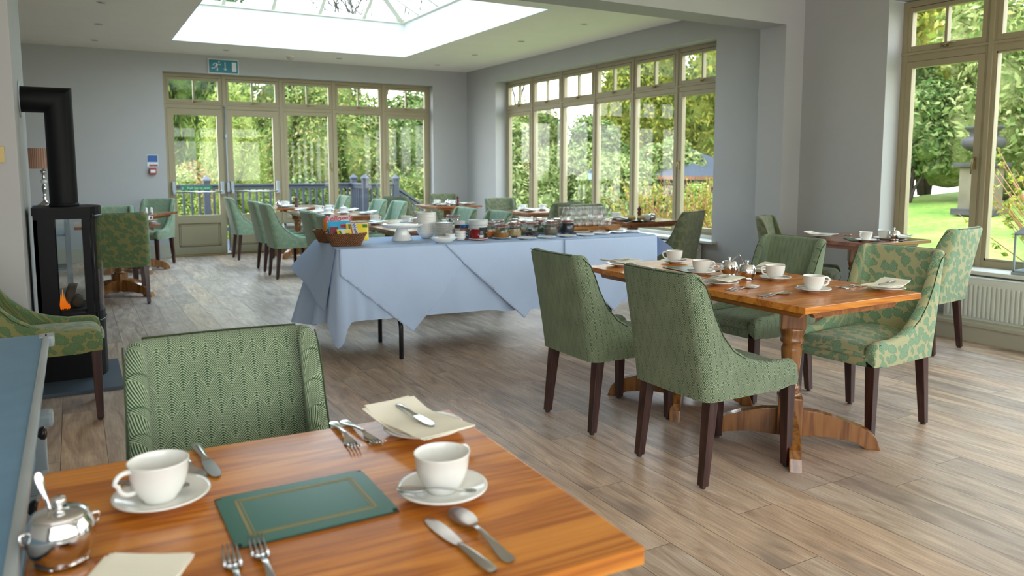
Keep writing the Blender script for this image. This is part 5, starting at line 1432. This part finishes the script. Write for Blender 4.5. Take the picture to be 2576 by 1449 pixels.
for lv in range(2):
    for i in range(6):
        for j in range(3):
            on_buffet(TUM, 2.03 + i * .072, .545 + j * .075, 'upturned glass tumbler on the %s layer of the tray' % ('upper' if lv else 'lower'), ZB + .0125 + lv * .094, group='tumblers on the %s layer' % ('upper' if lv else 'lower'))

# ------------------------------------------------------------------ stove, hearth, flue
hs = obj('hearth_slab', G().box((-.25, 5.00, 0), (.205, 5.76, .022), bev=.004), 'slate'); tag(hs, 'blue-grey slate hearth slab under the black stove', 'hearth')
sv = thing('wood_stove', 'tall black cylinder-front stove with glass side window', 'stove', (0, 0, .022))
X0, X1, Y0, Y1, zt = -.215, .115, 5.29, 5.69, 1.045
def plan(inset=0.0, n=10):
    pts = [(X0 + inset, Y1 - inset), (X0 + inset, Y0 + inset), (.055, Y0 + inset)]
    for k in range(1, n): a = lerp(-PI / 2, PI / 2, k / n); pts.append((.055 + (.085 - inset) * math.cos(a), (Y0 + Y1) / 2 + ((Y1 - Y0) / 2 - inset) * math.sin(a)))
    return pts + [(.055, Y1 - inset)]
obj('top_plate', G().prism(plan(-.006), 2, zt - .045, zt), 'blackmetal', sv); obj('base_plate', G().prism(plan(0), 2, 0.0, .035), 'blackmetal', sv)
g = G()
# lower and upper body blocks and the corner posts around the firebox openings
g.prism(plan(0), 2, .035, .40); g.prism(plan(0), 2, .975, zt - .045)
for y in (Y0, Y1 - .012): g.box((X0, y, .40), (-.108, y + .012, .975)); g.box((.036, y, .40), (.075, y + .012, .975))
g.box((X0, Y0, .40), (X0 + .02, Y1, .975)); g.box((X0, Y0 + .012, .40), (-.135, Y1 - .012, .975))
n = 10; pc = plan(0)
for a, b in ((pc[3], pc[4]), (pc[-2], pc[-3])):
    cx, cy_ = (a[0] + b[0]) / 2, (a[1] + b[1]) / 2; g.box((cx - .012, cy_ - .012, .40), (cx + .012, cy_ + .012, .975))
obj('body', g, 'blackmetal', sv)
for y in (Y0 + .004, Y1 - .008): obj('side_glass', G().box((-.108, y, .40), (.036, y + .004, .975)), 'glass', sv)
g = G(); cp_ = plan(.002)
g.grid(lambda u, v: ((lambda a: (.055 + .083 * math.cos(a), (Y0 + Y1) / 2 + (Y1 - Y0) / 2 * .99 * math.sin(a), lerp(.37, .99, v)))(lerp(R(-62), R(62), u))), 16, 1)
obj('front_glass', g, 'glass', sv)
g = G()
for a in (R(-66), R(66)): x_, y_ = .055 + .088 * math.cos(a), (Y0 + Y1) / 2 + (Y1 - Y0) / 2 * 1.0 * math.sin(a); g.tube([(x_, y_, .34), (x_, y_, 1.0)], .006, 8)
g.tube([(.055 + .090 * math.cos(a), (Y0 + Y1) / 2 + (Y1 - Y0) / 2 * 1.01 * math.sin(a), .345) for a in np.linspace(R(-66), R(66), 14)], .006, 6); g.tube([(.055 + .090 * math.cos(a), (Y0 + Y1) / 2 + (Y1 - Y0) / 2 * 1.01 * math.sin(a), .99) for a in np.linspace(R(-66), R(66), 14)], .006, 6)
obj('door_frame', g, 'tubemetal', sv)
obj('grate', G().box((-.10, Y0 + .02, .40), (.06, Y1 - .02, .425)), 'blackmetal', sv)
g = G(); g.lathe([(0, -.09), (.030, -.088), (.032, 0), (.030, .088), (0, .09)], 12)
for i in range(len(g.v)): x, y, z = g.v[i]; g.v[i] = (x - .01, 5.49 + z, .455 + y)
obj('log', g, 'bark', sv); g = G(); g.lathe([(0, -.07), (.026, -.068), (.028, 0), (.026, .068), (0, .07)], 12)
for i in range(len(g.v)): x, y, z = g.v[i]; g.v[i] = (x + .3 * z - .05, 5.44 + y, .50 + z)
obj('log', g, 'bark', sv)
fm = Mat('flame'); e = fm.n('ShaderNodeEmission'); xx, yy, zz = fm.coord()
fm.l(fm.ramp(zz, (.40, (1, .12, .0)), (.52, (1, .30, .03)), (.58, (1, .5, .12))), e.inputs[0]); e.inputs[1].default_value = .10; fm.l(e.outputs[0], fm.out.inputs[0])
g = G(); rnd = random.Random(2)
for k in range(5):
    x, y = -.098 + k * .010, 5.34 + (k % 3) * .012; h = (.10, .13, .09, .06, .04)[k]
    g.lathe([(0, 0), (.006, .008), (.008, h * .3), (.004, h * .7), (0, h)], 8, (x, y, .425))
obj('flame', g, fm.m, sv)
fp = thing('flue_pipe', 'thick matt black flue pipe bending into the wall', 'flue', (0, 0, 0))
pr = .0765; px, py, pz = -.052, 5.48, 1.785 - .0765
g = G(); g.lathe([(pr, 1.055), (pr, pz - .0)], 40, (px, py, 0))
# mitred elbow
n = 40; vs = []
for k in range(n):
    a = 2 * PI * k / n; cx, cy_ = pr * math.cos(a), pr * math.sin(a)
    vs.append((px + cx, py + cy_, 1.055)); vs.append((px + cx, py + cy_, pz + cx)); vs.append((-.249, py + cy_, pz + cx))
g = G(); fs = []
for k in range(n):
    a, b = 3 * k, 3 * ((k + 1) % n); fs += [(a, b, b + 1, a + 1), (a + 1, b + 1, b + 2, a + 2)]
g.add(vs, fs, 0, True)
me = g.mesh('flue_tube', 'blackmetal')
o = obj('tube', me, None, fp)
mod = o.modifiers.new('edges', 'EDGE_SPLIT'); mod.split_angle = R(40)
g = G(); 
for i_, (r0, r1, x0_) in enumerate(((.077, .108, -.2495),)):
    g.lathe([(.078, 0), (.106, 0), (.108, .003), (.106, .006), (.078, .006)], 40)
    for i in range(len(g.v)): x, y, z = g.v[i]; g.v[i] = (-.2495 + z, py + x, pz + y)
obj('wall_rosette', g, 'greymetal', fp)
obj('collar', G().lathe([(.077, 1.066), (.082, 1.066), (.082, 1.085), (.077, 1.087)], 40, (px, py, 0)), 'blackmetal', fp)

# ------------------------------------------------------------------ console with lamp, beyond the stove
cn = thing('console_table', 'grey open shelf console below the lamp, seen past the stove', 'console', (0, 0, 0))
obj('top', G().box((-.95, 8.35, .92), (-.03, 8.75, .95), bev=.004), 'consolegrey', cn)
for z in (.66, .34, .10): obj('shelf', G().box((-.93, 8.37, z), (-.05, 8.73, z + .022), bev=.003), 'consolegrey', cn)
for x in (-.935, -.09):
    for y in (8.36, 8.70): obj('leg', G().box((x, y, 0), (x + .045, y + .04, .92), bev=.004), 'consolegrey', cn)
lp = thing('table_lamp', 'table lamp with pleated pinkish-brown shade and glass stem', 'lamp', (-.235, 8.5, .95))
g = G(); g.lathe([(0, 0), (.062, 0), (.064, .008), (.045, .020), (.020, .040), (.012, .06), (.018, .075), (.010, .09), (.013, .12), (.020, .15), (.022, .17), (.012, .195), (.010, .205)], 28)
g.lathe([(.012, .245), (.016, .26), (.010, .275), (.016, .30), (.028, .325), (.022, .33), (.008, .335), (.006, .38), (0, .385)], 28)
obj('base', g, 'cutlery', lp)
obj('glass_ball', G().lathe([(0, .203), (.012, .205), (.024, .214), (.028, .225), (.024, .236), (.012, .245), (0, .247)], 28), 'white', lp)
g = G(); n = 96; vs = []
for k in range(n):
    a = 2 * PI * k / n; w = .003 if k % 2 else 0
    vs += [((.168 - w) * math.cos(a), (.168 - w) * math.sin(a), .345), ((.128 - w) * math.cos(a), (.128 - w) * math.sin(a), .535), ((.126 - w) * math.cos(a), (.126 - w) * math.sin(a), .535), ((.166 - w) * math.cos(a), (.166 - w) * math.sin(a), .345)]
fs = []
for k in range(n):
    a, b = 4 * k, 4 * ((k + 1) % n); fs += [(a, b, b + 1, a + 1), (a + 1, b + 1, b + 2, a + 2), (a + 2, b + 2, b + 3, a + 3), (a + 3, b + 3, b, a)]
g.add(vs, fs, 0, False); obj('shade', g, 'shade', lp)

# ------------------------------------------------------------------ painted dresser in the left foreground
ds = thing('dresser', 'distressed blue-grey dresser in the left foreground', 'dresser', (0, 0, 0))
XT = -.088; zt = .775; YN, YF = .95, 2.83
obj('top', G().box((-.62, YN, zt - .022), (XT - .012, YF, zt), 0, .005), 'dresser', ds)
obj('top_edge', G().box((XT - .018, YN, zt - .026), (XT - .002, YF - .02, zt + .004), 0, .006), 'dresseredge', ds)
g = G(); g.box((-.60, YN + .02, .06), (XT - .05, YF - .06, zt - .022), bev=.003)
obj('body', g, 'dresser', ds)
for y in (YF - .012,): obj('corner_moulding', G().box((XT - .03, y - .055, zt - .03), (XT + .012, y + .012, zt + .004), 0, .008), 'dresseredge', ds)
for y, z0, z1 in ((2.42, .60, .745), (1.92, .60, .70)):
    g = G(); g.box((XT - .052, y - .030, .06), (XT - .012, y + .030, z0), bev=.005); g.box((XT - .052, y - .034, z0), (XT + .008, y + .034, z0 + .035), 0, .010)
    obj('pilaster', g, 'dresseredge', ds)
for y0, y1 in ((1.98, 2.36), (1.44, 1.86), (.98, 1.40)):
    d = obj('drawer', G().box((XT - .052, y0, .52), (XT - .036, y1, .70), 0, .004), 'dresser', ds)
    ym = y1 - .12; k = G(); k.lathe([(0, -.0), (.008, 0), (.007, .012), (.016, .020), (.018, .028), (.010, .034), (0, .035)], 20)
    for i in range(len(k.v)): x, y, z = k.v[i]; k.v[i] = (XT - .036 + z, ym + x, .63 + y)
    obj('knob', k, simple('dark_knob', (.05, .035, .03), .25, .6), d)
# metal lantern on the window sill
ln = thing('sill_lantern', 'grey metal and glass lantern on the near right window sill', 'lantern', (6.045, 2.98, .515))
g = G(); a = .075
for sx in (-1, 1):
    for sy in (-1, 1): g.box((sx * a - .006, sy * a - .006, .02), (sx * a + .006, sy * a + .006, .30))
for z in (.02, .29):
    g.box((-a, -a - .006, z), (a, -a + .006, z + .012)); g.box((-a, a - .006, z), (a, a + .006, z + .012)); g.box((-a - .006, -a, z), (-a + .006, a, z + .012)); g.box((a - .006, -a, z), (a + .006, a, z + .012))
obj('frame', g, 'greymetal', ln)
g = G(); g.box((-a, -a + .003, .03), (a, -a + .004, .29)); g.box((-a, a - .004, .03), (a, a - .003, .29)); g.box((-a + .003, -a, .03), (-a + .004, a, .29)); g.box((a - .004, -a, .03), (a - .003, a, .29))
obj('glass_panel', g, 'glass', ln)
obj('roof', G().frustum((0, 0, .302), a + .012, a + .012, (0, 0, .37), .02, .02), 'greymetal', ln)
obj('base', G().box((-a - .012, -a - .012, 0), (a + .012, a + .012, .02), 0, .003), 'greymetal', ln)
obj('ring', G().tube([(.0, .03 * math.cos(t), .395 + .03 * math.sin(t)) for t in np.linspace(0, 2 * PI, 20)], .003, 6, cap=False), 'greymetal', ln)
# ------------------------------------------------------------------ garden
def sm(t): t = max(0.0, min(1.0, t)); return t * t * (3 - 2 * t)
def ground(x, y):
    lawn_ = .70 * sm((x - 9) / 9)                         # lawn rises gently away from the near right window
    left = -1.15 * sm((y - 12.5) / 8) * (1 if True else 0)
    w = sm((y - .40 * x - 4.0) / 6)                       # 0 over the lawn, 1 towards the summerhouse and the deck side
    return -.16 + lawn_ * (1 - w) + left * w
g = G(); N_ = 70
g.grid(lambda u, v: (lambda x, y: (x, y, ground(x, y)))(lerp(6.32, 62, u ** 1.6), lerp(-14, 62, v)), N_, N_)
struct('lawn', g, 'lawn')
g = G(); g.grid(lambda u, v: (lambda x, y: (x, y, ground(6.5, y) - .0))(lerp(-14, 6.32, u), lerp(12.4, 62, v)), 30, 40)
struct('garden_ground', g, 'lawn')
struct('deck', G().box((-3, 12.48, -.14), (6.9, 15.3, -.05)), 'rail')
# deck railing
def post(x, y, h, lab, z0=-.05):
    r = thing('deck_post', lab, 'post', (x, y, z0))
    obj('shaft', G().box((-.055, -.055, 0), (.055, .055, h), 0, .006), 'rail', r)
    g = G(); g.box((-.072, -.072, h), (.072, .072, h + .03), 0, .004); g.frustum((0, 0, h + .03), .066, .066, (0, 0, h + .095), .008, .008)
    obj('cap', g, 'rail', r); return r
def railing(x0, y0, x1, y1, lab, zt=1.0, zb=.12, step=.125):
    L = math.hypot(x1 - x0, y1 - y0); a = math.atan2(y1 - y0, x1 - x0); r = thing('deck_railing', lab, 'railing', (x0, y0, 0), a)
    obj('handrail', G().box((0, -.045, zt - .035), (L, .045, zt), 0, .008).box((0, -.02, zt - .10), (L, .02, zt - .035)), 'rail', r)
    obj('bottom_rail', G().box((0, -.02, zb), (L, .02, zb + .07)), 'rail', r)
    n = int(L / step)
    for k in range(n):
        x = (k + .5) * L / n; obj('baluster', G().box((x - .018, -.018, zb + .07), (x + .018, .018, zt - .10)), 'rail', r)
    return r
YR = 15.2
post(2.15, YR, 1.115, 'dark deck post seen through the left glazed door'); post(4.95, YR, 1.13, 'dark deck post, left one of the pair behind the window')
post(4.90, 14.35, 1.13, 'dark deck post, right and nearer one of the pair'); post(5.60, 14.55, 1.12, 'dark deck post at the head of the sloping stair rail')
railing(1.0, YR, 2.09, YR, 'dark railing behind the left glazed door')
railing(2.21, YR, 4.89, YR, 'dark railing running behind right door and third window')
railing(4.93, 15.13, 4.91, 14.42, 'short dark railing joining the two close deck posts')
railing(4.97, 14.37, 5.53, 14.53, 'short dark railing right of the deck post pair')
sr = thing('stair_rail', 'dark handrail sloping down beside the garden steps', 'railing', (0, 0, 0))
g = G(); bar(g, (5.65, 14.60, .86), (7.3, 15.6, .02), .09, .045); bar(g, (5.65, 14.60, .78), (7.3, 15.6, -.06), .04, .06); obj('handrail', g, 'rail', sr)
for k in range(9): t_ = (k + .6) / 9; x, y, z = lerp(5.65, 7.3, t_), lerp(14.6, 15.6, t_), lerp(.80, -.04, t_); obj('baluster', G().box((x - .018, y - .018, z - .85), (x + .018, y + .018, z)), 'rail', sr)

# foliage
def leaves(centers, n, size, aspect=.38, seed=0, droop=0.0, shell=.62):
    """leaf blades scattered through a set of ellipsoid lumps; returns vertex and face arrays"""
    rng = np.random.default_rng(seed); C = np.array([c[:3] for c in centers]); Rr = np.array([c[3:6] for c in centers])
    vol = (Rr.prod(axis=1)) ** (2 / 3); idx = rng.choice(len(C), n, p=vol / vol.sum())
    d = rng.normal(size=(n, 3)); d /= np.linalg.norm(d, axis=1)[:, None]
    d[:, 2] = np.where(d[:, 2] < -.45, -d[:, 2], d[:, 2])
    rad = shell + (1.06 - shell) * rng.random(n) ** .6
    p = C[idx] + d * Rr[idx] * rad[:, None]
    nrm = d + rng.normal(size=(n, 3)) * .75; nrm[:, 2] += .35; nrm /= np.linalg.norm(nrm, axis=1)[:, None]
    t = np.cross(nrm, rng.normal(size=(n, 3))); t[:, 2] -= droop; t /= np.linalg.norm(t, axis=1)[:, None]
    b = np.cross(nrm, t); L = size * (.6 + .8 * rng.random(n)); W = L * aspect
    v = np.empty((n, 4, 3)); v[:, 0] = p - t * L[:, None] / 2; v[:, 1] = p + b * W[:, None] / 2 + nrm * (L * .08)[:, None]
    v[:, 2] = p + t * L[:, None] / 2; v[:, 3] = p - b * W[:, None] / 2 + nrm * (L * .08)[:, None]
    return v.reshape(-1, 3)
def leaf_obj(name, verts, mat, parent):
    n = len(verts) // 4; me = bpy.data.meshes.new(name); me.vertices.add(n * 4); me.loops.add(n * 4); me.polygons.add(n)
    me.vertices.foreach_set('co', verts.astype(np.float32).ravel()); me.loops.foreach_set('vertex_index', np.arange(n * 4, dtype=np.int32))
    me.polygons.foreach_set('loop_start', np.arange(0, n * 4, 4, dtype=np.int32)); me.polygons.foreach_set('loop_total', np.full(n, 4, dtype=np.int32))
    me.materials.append(M[mat]); me.update(calc_edges=True)
    o = bpy.data.objects.new(name, me); COL.objects.link(o); o.parent = parent; return o
def lumps(w, d, h, k, seed, low=.25, rr=.42):
    rnd = random.Random(seed); out = []
    for i in range(k):
        a = rnd.random() * 6.283; q = math.sqrt(rnd.random()) * (1 - rr * .8); z = lerp(low * h, h * (1 - rr * .45), rnd.random())
        sc = (1 - .35 * (z / h)); r = rr * (.7 + .6 * rnd.random())
        out.append((q * w * math.cos(a) * sc, q * d * math.sin(a) * sc, z, r * w * .9, r * d * .9, r * h * .55))
    return out
def bush(name, label, cat, x, y, w, d, h, k, n, size, mat, seed, asp=.38, droop=0., trunk=True, low=.22, rr=.42, z=None, group=None, shell=.62):
    z = ground(x, y) if z is None else z
    r = thing(name, label, cat, (x, y, z), 0, group)
    L = lumps(w, d, h, k, seed, low, rr); leaf_obj('foliage', leaves(L, n, size, asp, seed, droop, shell), mat, r)
    cg = G()
    for (cx, cy_, cz, rx, ry, rz_) in L:
        bm = bmesh.new(); bmesh.ops.create_icosphere(bm, subdivisions=2, radius=1.0); rr_ = random.Random(int(cx * 1000) + seed)
        for v in bm.verts: q_ = .72 * (1 + rr_.uniform(-.12, .12)); v.co = Vector((cx + v.co.x * rx * q_, cy_ + v.co.y * ry * q_, cz + v.co.z * rz_ * q_))
        cg.bm(bm, 0, True)
    obj('inner_foliage', cg, MASS[M[mat].name], r)
    g = G(); rnd = random.Random(seed + 1)
    for (cx, cy_, cz, *_q) in L[:max(4, k // 2)]:
        g.tube([(cx * .08, cy_ * .08, 0), (cx * .35, cy_ * .35, cz * .45), (cx * .9, cy_ * .9, cz)], [.028 * h ** .5 + .02, .03, .012], 5)
    obj('branches', g, 'bark', r); return r
# behind the far window, left to right
bush('conifer', 'dark drooping conifer seen through the left glazed door', 'tree', 3.0, 25.5, 2.6, 2.2, 8.0, 26, 16000, .30, 'conifer', 1, .22, 1.2)
bush('autumn_shrub', 'pink and yellow leaved shrub behind the left door railing', 'shrub', 1.95, 18.2, .95, .8, 2.65, 16, 9000, .085, 'autumn', 2, .5)
bush('shrub', 'yellow-green bush seen low between the left door railings', 'shrub', 1.75, 16.6, .9, .5, 1.9, 12, 5000, .08, 'limeleaf', 21, .5)
bush('bamboo', 'bright lime green bamboo clump behind the right glazed door', 'bamboo', 3.35, 19.5, .85, .7, 4.6, 22, 14000, .13, 'limeleaf', 3, .20, .8)
bush('tree', 'tree with beige catkins behind the third far window', 'tree', 5.3, 20.8, 1.25, 1.0, 4.7, 24, 12000, .12, 'mixleaf', 4, .4)
bush('tree', 'green tree filling the fourth far window', 'tree', 7.1, 20.6, 1.2, 1.0, 4.35, 24, 12000, .13, 'mixleaf', 5, .42)
bush('tree', 'dense green tree behind the fifth far window', 'tree', 9.0, 21.5, 1.35, 1.1, 4.4, 24, 13000, .13, 'laurel', 6, .42)
bush('shrub', 'dark green shrub low behind the deck railing', 'shrub', 4.4, 17.0, 1.3, .6, 2.0, 14, 6000, .10, 'laurel', 7, .42)
bush('shrub', 'yellow-green shrub beside the sloping stair rail', 'shrub', 7.3, 17.6, 1.0, .7, 2.2, 14, 6000, .10, 'mixleaf', 8, .42)
# behind the side windows
bush('rhododendron', 'tall pale rhododendron at left of the side windows', 'shrub', 12.7, 20.8, 1.7, 1.5, 3.5, 26, 13000, .16, 'rhodo', 9, .36)
bush('rhododendron', 'broad rhododendron behind the middle side windows', 'shrub', 14.2, 18.7, 1.6, 1.3, 2.9, 24, 12000, .15, 'rhodo', 10, .36)
bush('rhododendron', 'low rhododendron left of the summerhouse', 'shrub', 13.0, 16.6, 1.0, 0.9, 2.25, 18, 8000, .14, 'rhodo', 11, .36)
bush('shrub', 'yellow-green bush in front of the summerhouse at right', 'shrub', 10.5, 11.15, .55, .6, 1.2, 12, 4500, .08, 'limeleaf', 12, .5)
bush('tall_conifer', 'tall golden-tipped conifer behind the summerhouse, left', 'tree', 24.5, 30.5, 3.0, 2.6, 9.5, 30, 15000, .34, 'goldleaf', 13, .3, .5)
bush('tall_conifer', 'tall golden-tipped conifer behind the summerhouse, right', 'tree', 25.5, 25.2, 3.0, 2.6, 9.0, 30, 15000, .34, 'goldleaf', 14, .3, .5)
bush('tall_conifer', 'dark conifer between the two golden conifers', 'tree', 30.0, 31.5, 4.0, 3.0, 8.0, 26, 12000, .40, 'conifer', 15, .3, .5)
bush('tall_conifer', 'dark green hedge tree right of the summerhouse roof', 'tree', 26.5, 24.6, 2.0, 2.0, 7.5, 24, 12000, .26, 'conifer', 151, .3, .5)
# behind the near right window
bush('laurel', 'big glossy rhododendron behind the stone urn, left', 'shrub', 18.6, 13.4, 2.4, 2.0, 4.4, 28, 15000, .19, 'laurel', 16, .4)
bush('laurel', 'big glossy rhododendron behind the stone urn, right', 'shrub', 18.8, 9.9, 2.3, 2.0, 4.6, 28, 15000, .19, 'rhodo', 17, .4)
bush('laurel', 'dark green bush at the edge of the lawn by the urn', 'shrub', 16.6, 10.9, 1.2, 1.2, 2.6, 18, 8000, .16, 'laurel', 171, .4)
bush('tree', 'sunny yellow-green tree crown above the hedge', 'tree', 23.0, 14.5, 4.5, 3.6, 9.5, 32, 18000, .30, 'yellowgreen', 18, .45, low=.3)
bush('tree', 'yellow-green tree at the right edge above the hedge', 'tree', 22.0, 8.0, 4.0, 3.4, 8.5, 28, 14000, .30, 'yellowgreen', 19, .45, low=.3)
bush('laurel', 'green bush beyond the twiggy shrub at right edge', 'shrub', 17.5, 6.3, 2.2, 1.8, 3.6, 20, 9000, .19, 'laurel', 20, .4)
for i, (x, y, w, d, h, mt, lb) in enumerate((
    (11.6, 20.6, 1.3, 1.1, 3.8, 'rhodo', 'rhododendron at the far left edge of side windows'), (14.7, 21.2, 1.5, 1.1, 3.5, 'rhodo', 'rhododendron behind the third side window'), (17.3, 24.0, 1.8, 1.4, 4.2, 'laurel', 'darker shrub behind the third side window'), (20.3, 25.0, 2.0, 1.6, 6.8, 'goldleaf', 'golden conifer behind the fourth side window'),
    (7.2, 27.5, 3.0, 1.6, 6.2, 'mixleaf', 'woodland tree far behind the third far window'), (12.3, 27.8, 3.0, 1.6, 5.6, 'laurel', 'woodland tree far behind the fourth far window'), (16.8, 28.0, 2.6, 1.6, 5.2, 'mixleaf', 'woodland tree far behind the first side window'),
    (5.0, 31.5, 2.0, 1.6, 9.5, 'conifer', 'dark woodland tree behind the bamboo clump'), (21.0, 27.0, 2.2, 1.6, 4.6, 'rhodo', 'distant shrubbery behind the second side window'),
    (19.2, 21.8, 1.6, 1.5, 3.6, 'rhodo', 'pale rhododendron left of the summerhouse, further back'), (27.2, 20.5, 2.6, 2.2, 9.5, 'goldleaf', 'golden conifer right of the summerhouse'), (31.0, 26.0, 3.0, 3.0, 9.5, 'conifer', 'dark tree far behind the summerhouse'))):
    bush('woodland_tree', lb, 'tree', x, y, w, d, h, 24, 14000, .20, mt, 60 + i, .42)
# bare tree, seen through roof lantern and top lights
def bare_tree(label, x, y, h, seed):
    r = thing('bare_tree', label, 'tree', (x, y, ground(x, y))); g = G(); rnd = random.Random(seed); tips = []
    def grow(p, d, L, rad, lev):
        q = p + d * L; g.tube([p, (p + q) / 2 + Vector((rnd.uniform(-1, 1), rnd.uniform(-1, 1), 0)) * L * .05, q], [rad, rad * .85, rad * .7], 5, cap=False)
        if lev == 0: tips.append(q); return
        for k in range(3 if lev > 1 else 4):
            dd = (d + Vector((rnd.uniform(-1, 1), rnd.uniform(-1, 1), rnd.uniform(-.3, .6))) * .65).normalized(); grow(q, dd, L * rnd.uniform(.62, .82), rad * .62, lev - 1)
    grow(Vector((0, 0, 0)), Vector((0, 0, 1)), h * .30, .16, 6)
    obj('branches', g, 'bark', r)
    return r
bare_tree('leafless tree whose branches show in the upper middle lights', 10.5, 30.0, 12, 3)
bare_tree('leafless tree seen through the far glass of the roof lantern', 4.6, 27.5, 14, 8)
bare_tree('leafless tree showing above rhododendrons in left side windows', 17.0, 31.0, 11, 5)
bush('conifer', 'tall dark evergreen seen through roof lantern at left', 'tree', 2.2, 33.0, 2.6, 2.2, 13.0, 26, 12000, .40, 'conifer', 31, .22, 1.0, low=.3)
# summerhouse
sx, sy, sz = 25.55, 16.0 * 0 + 27.0, -1.3
sh = thing('summerhouse', 'weathered timber summerhouse with grey hipped roof in garden', 'summerhouse', (20.0, 21.9, -1.05), R(8))
W_ = 1.55
g = G(); g.box((-W_, -W_, 0), (W_, W_, 2.05))
obj('wall', G().box((-W_, -W_, 0), (W_, W_, 2.05)), 'shed', sh)
g = G()
for k in range(16): z = .05 + k * .125; g.prism([(-W_ - .02, z), (-W_ - .045, z), (-W_ - .02, z + .12)], 1, -W_, W_); g.prism([(-W_ - .02, z), (-W_ - .045, z), (-W_ - .02, z + .12)], 0, -W_, W_)
obj('cladding', g, 'shed', sh)
g = G()
for a, b in ((-W_, -W_), (W_, -W_), (-W_, W_)): g.box((a - .07, b - .07, 0), (a + .07, b + .07, 2.05))
obj('corner_post', g, 'shed', sh)
obj('window', G().box((-W_ - .05, -.35, .9), (-W_ - .04, .45, 1.75)).box((-.6, -W_ - .05, .2), (.3, -W_ - .04, 1.9)), 'dark', sh)
g = G(); e = W_ + .42; g.add([(-e, -e, 2.05), (e, -e, 2.05), (e, e, 2.05), (-e, e, 2.05), (0, 0, 3.05)], [(0, 1, 4), (1, 2, 4), (2, 3, 4), (3, 0, 4), (3, 2, 1, 0)]); obj('roof', g, simple('grey_felt_roof', (.045, .05, .06), .9), sh)
g = G(); g.box((-e, -e - .03, 1.93), (e, -e, 2.06)); g.box((-e - .03, -e, 1.93), (-e, e, 2.06)); obj('fascia', g, simple('orange_fascia', (.26, .12, .07), .8), sh)
# urn on plinth
ur = thing('stone_urn', 'dark weathered stone urn on pedestal out on the lawn', 'urn', (15.2, 8.55, ground(15.2, 8.55)))
zg = -ground(15.2, 8.55)
pl = thing('urn_plinth', 'tall buff stone plinth carrying the urn', 'plinth', (15.2, 8.47, ground(15.2, 8.47)))
obj('shaft', G().box((-.27, -.27, .10), (.27, .27, .92), 0, .01), 'plinth', pl); obj('cap', G().box((-.36, -.36, .92), (.36, .36, 1.0), 0, .015), 'stone', pl); obj('base', G().box((-.36, -.36, 0), (.36, .36, .12), 0, .015), 'stone', pl)
obj('foot', G().lathe([(0, 1.0), (.20, 1.0), (.20, 1.06), (.12, 1.10), (.09, 1.16), (.12, 1.20)], 28), 'stone', ur)
obj('bowl', G().lathe([(.10, 1.19), (.26, 1.24), (.36, 1.32), (.38, 1.42), (.33, 1.47), (.24, 1.50), (.24, 1.58), (.30, 1.63), (.33, 1.66), (.33, 1.69), (.28, 1.69), (0, 1.60)], 36), 'stone', ur)
ur.location.y = 8.47
# twiggy shrubs near the glass
def twigs(label, x, y, w, h, n, seed, leafmat_='yellowgreen', nl=6, spread=.5, z=None):
    z = ground(x, y) if z is None else z
    r = thing('twiggy_shrub', label, 'shrub', (x, y, z)); rnd = random.Random(seed); g = G(); V = []
    for k in range(n):
        a = rnd.random() * 6.283; q = rnd.random() * w; bx, by = q * .35 * math.cos(a), q * .35 * math.sin(a)
        H_ = h * rnd.uniform(.55, 1.0); tx, ty = bx + spread * q * math.cos(a), by + spread * q * math.sin(a)
        mid = (lerp(bx, tx, .4) + rnd.uniform(-.04, .04), lerp(by, ty, .4) + rnd.uniform(-.04, .04), H_ * .5)
        g.tube([(bx, by, 0), mid, (tx, ty, H_)], [.012, .008, .003], 5, cap=False)
        for m in range(nl):
            t = rnd.uniform(.45, 1.0); px_, py_, pz_ = (lerp(mid[0], tx, (t - .4) / .6), lerp(mid[1], ty, (t - .4) / .6), H_ * t); V.append((px_, py_, pz_, .02, .02, .03))
    obj('stems', g, 'stem', r); leaf_obj('leaves', leaves(V, n * nl * 3, .055, .6, seed), leafmat_, r); return r
twigs('orange stemmed shrub below the middle side window panes', 8.0, 9.6, .9, 1.15, 90, 1, z=-.05, spread=.9)
twigs('orange stemmed shrub below the side windows near the tumblers', 7.9, 8.3, .9, 1.25, 100, 2, z=-.05, spread=.9)
twigs('orange stemmed shrub at right end of the side windows', 7.7, 7.1, .8, 1.05, 90, 3, z=-.05, spread=.9)
twigs('big twiggy orange shrub outside the near right window', 8.6, 3.55, 1.0, 1.6, 210, 4, nl=6, z=-.1, spread=1.0)
g = G(); 
bush('daffodils', 'yellow flowers outside beside the pier at sill height', 'flowers', 7.3, 6.95, .25, .25, .75, 6, 600, .05, 'yellowgreen', 40, .7, z=-.1)
# twin lantern post
lt_ = thing('garden_lamp_post', 'twin-headed black lantern post among the rhododendrons', 'lamp post', (13.0, 17.85, ground(13.0, 17.85)))
obj('pole', G().lathe([(0, 0), (.06, 0), (.05, .06), (.025, .12), (.022, 2.0), (0, 2.02)], 14), 'tubemetal', lt_)
g = G(); bar(g, (-.22, .10, 1.95), (.22, -.10, 1.95), .03, .03); obj('crossbar', g, 'tubemetal', lt_)
for s in (-1, 1):
    x, y = s * .22, -s * .10; g = G(); g.frustum((x, y, 1.97), .045, .045, (x, y, 2.17), .075, .075)
    obj('lantern_glass', g, simple('lantern_pane', (.45, .52, .58), .2), lt_)
    obj('lantern_cap', G().frustum((x, y, 2.17), .095, .095, (x, y, 2.27), .012, .012), 'tubemetal', lt_)
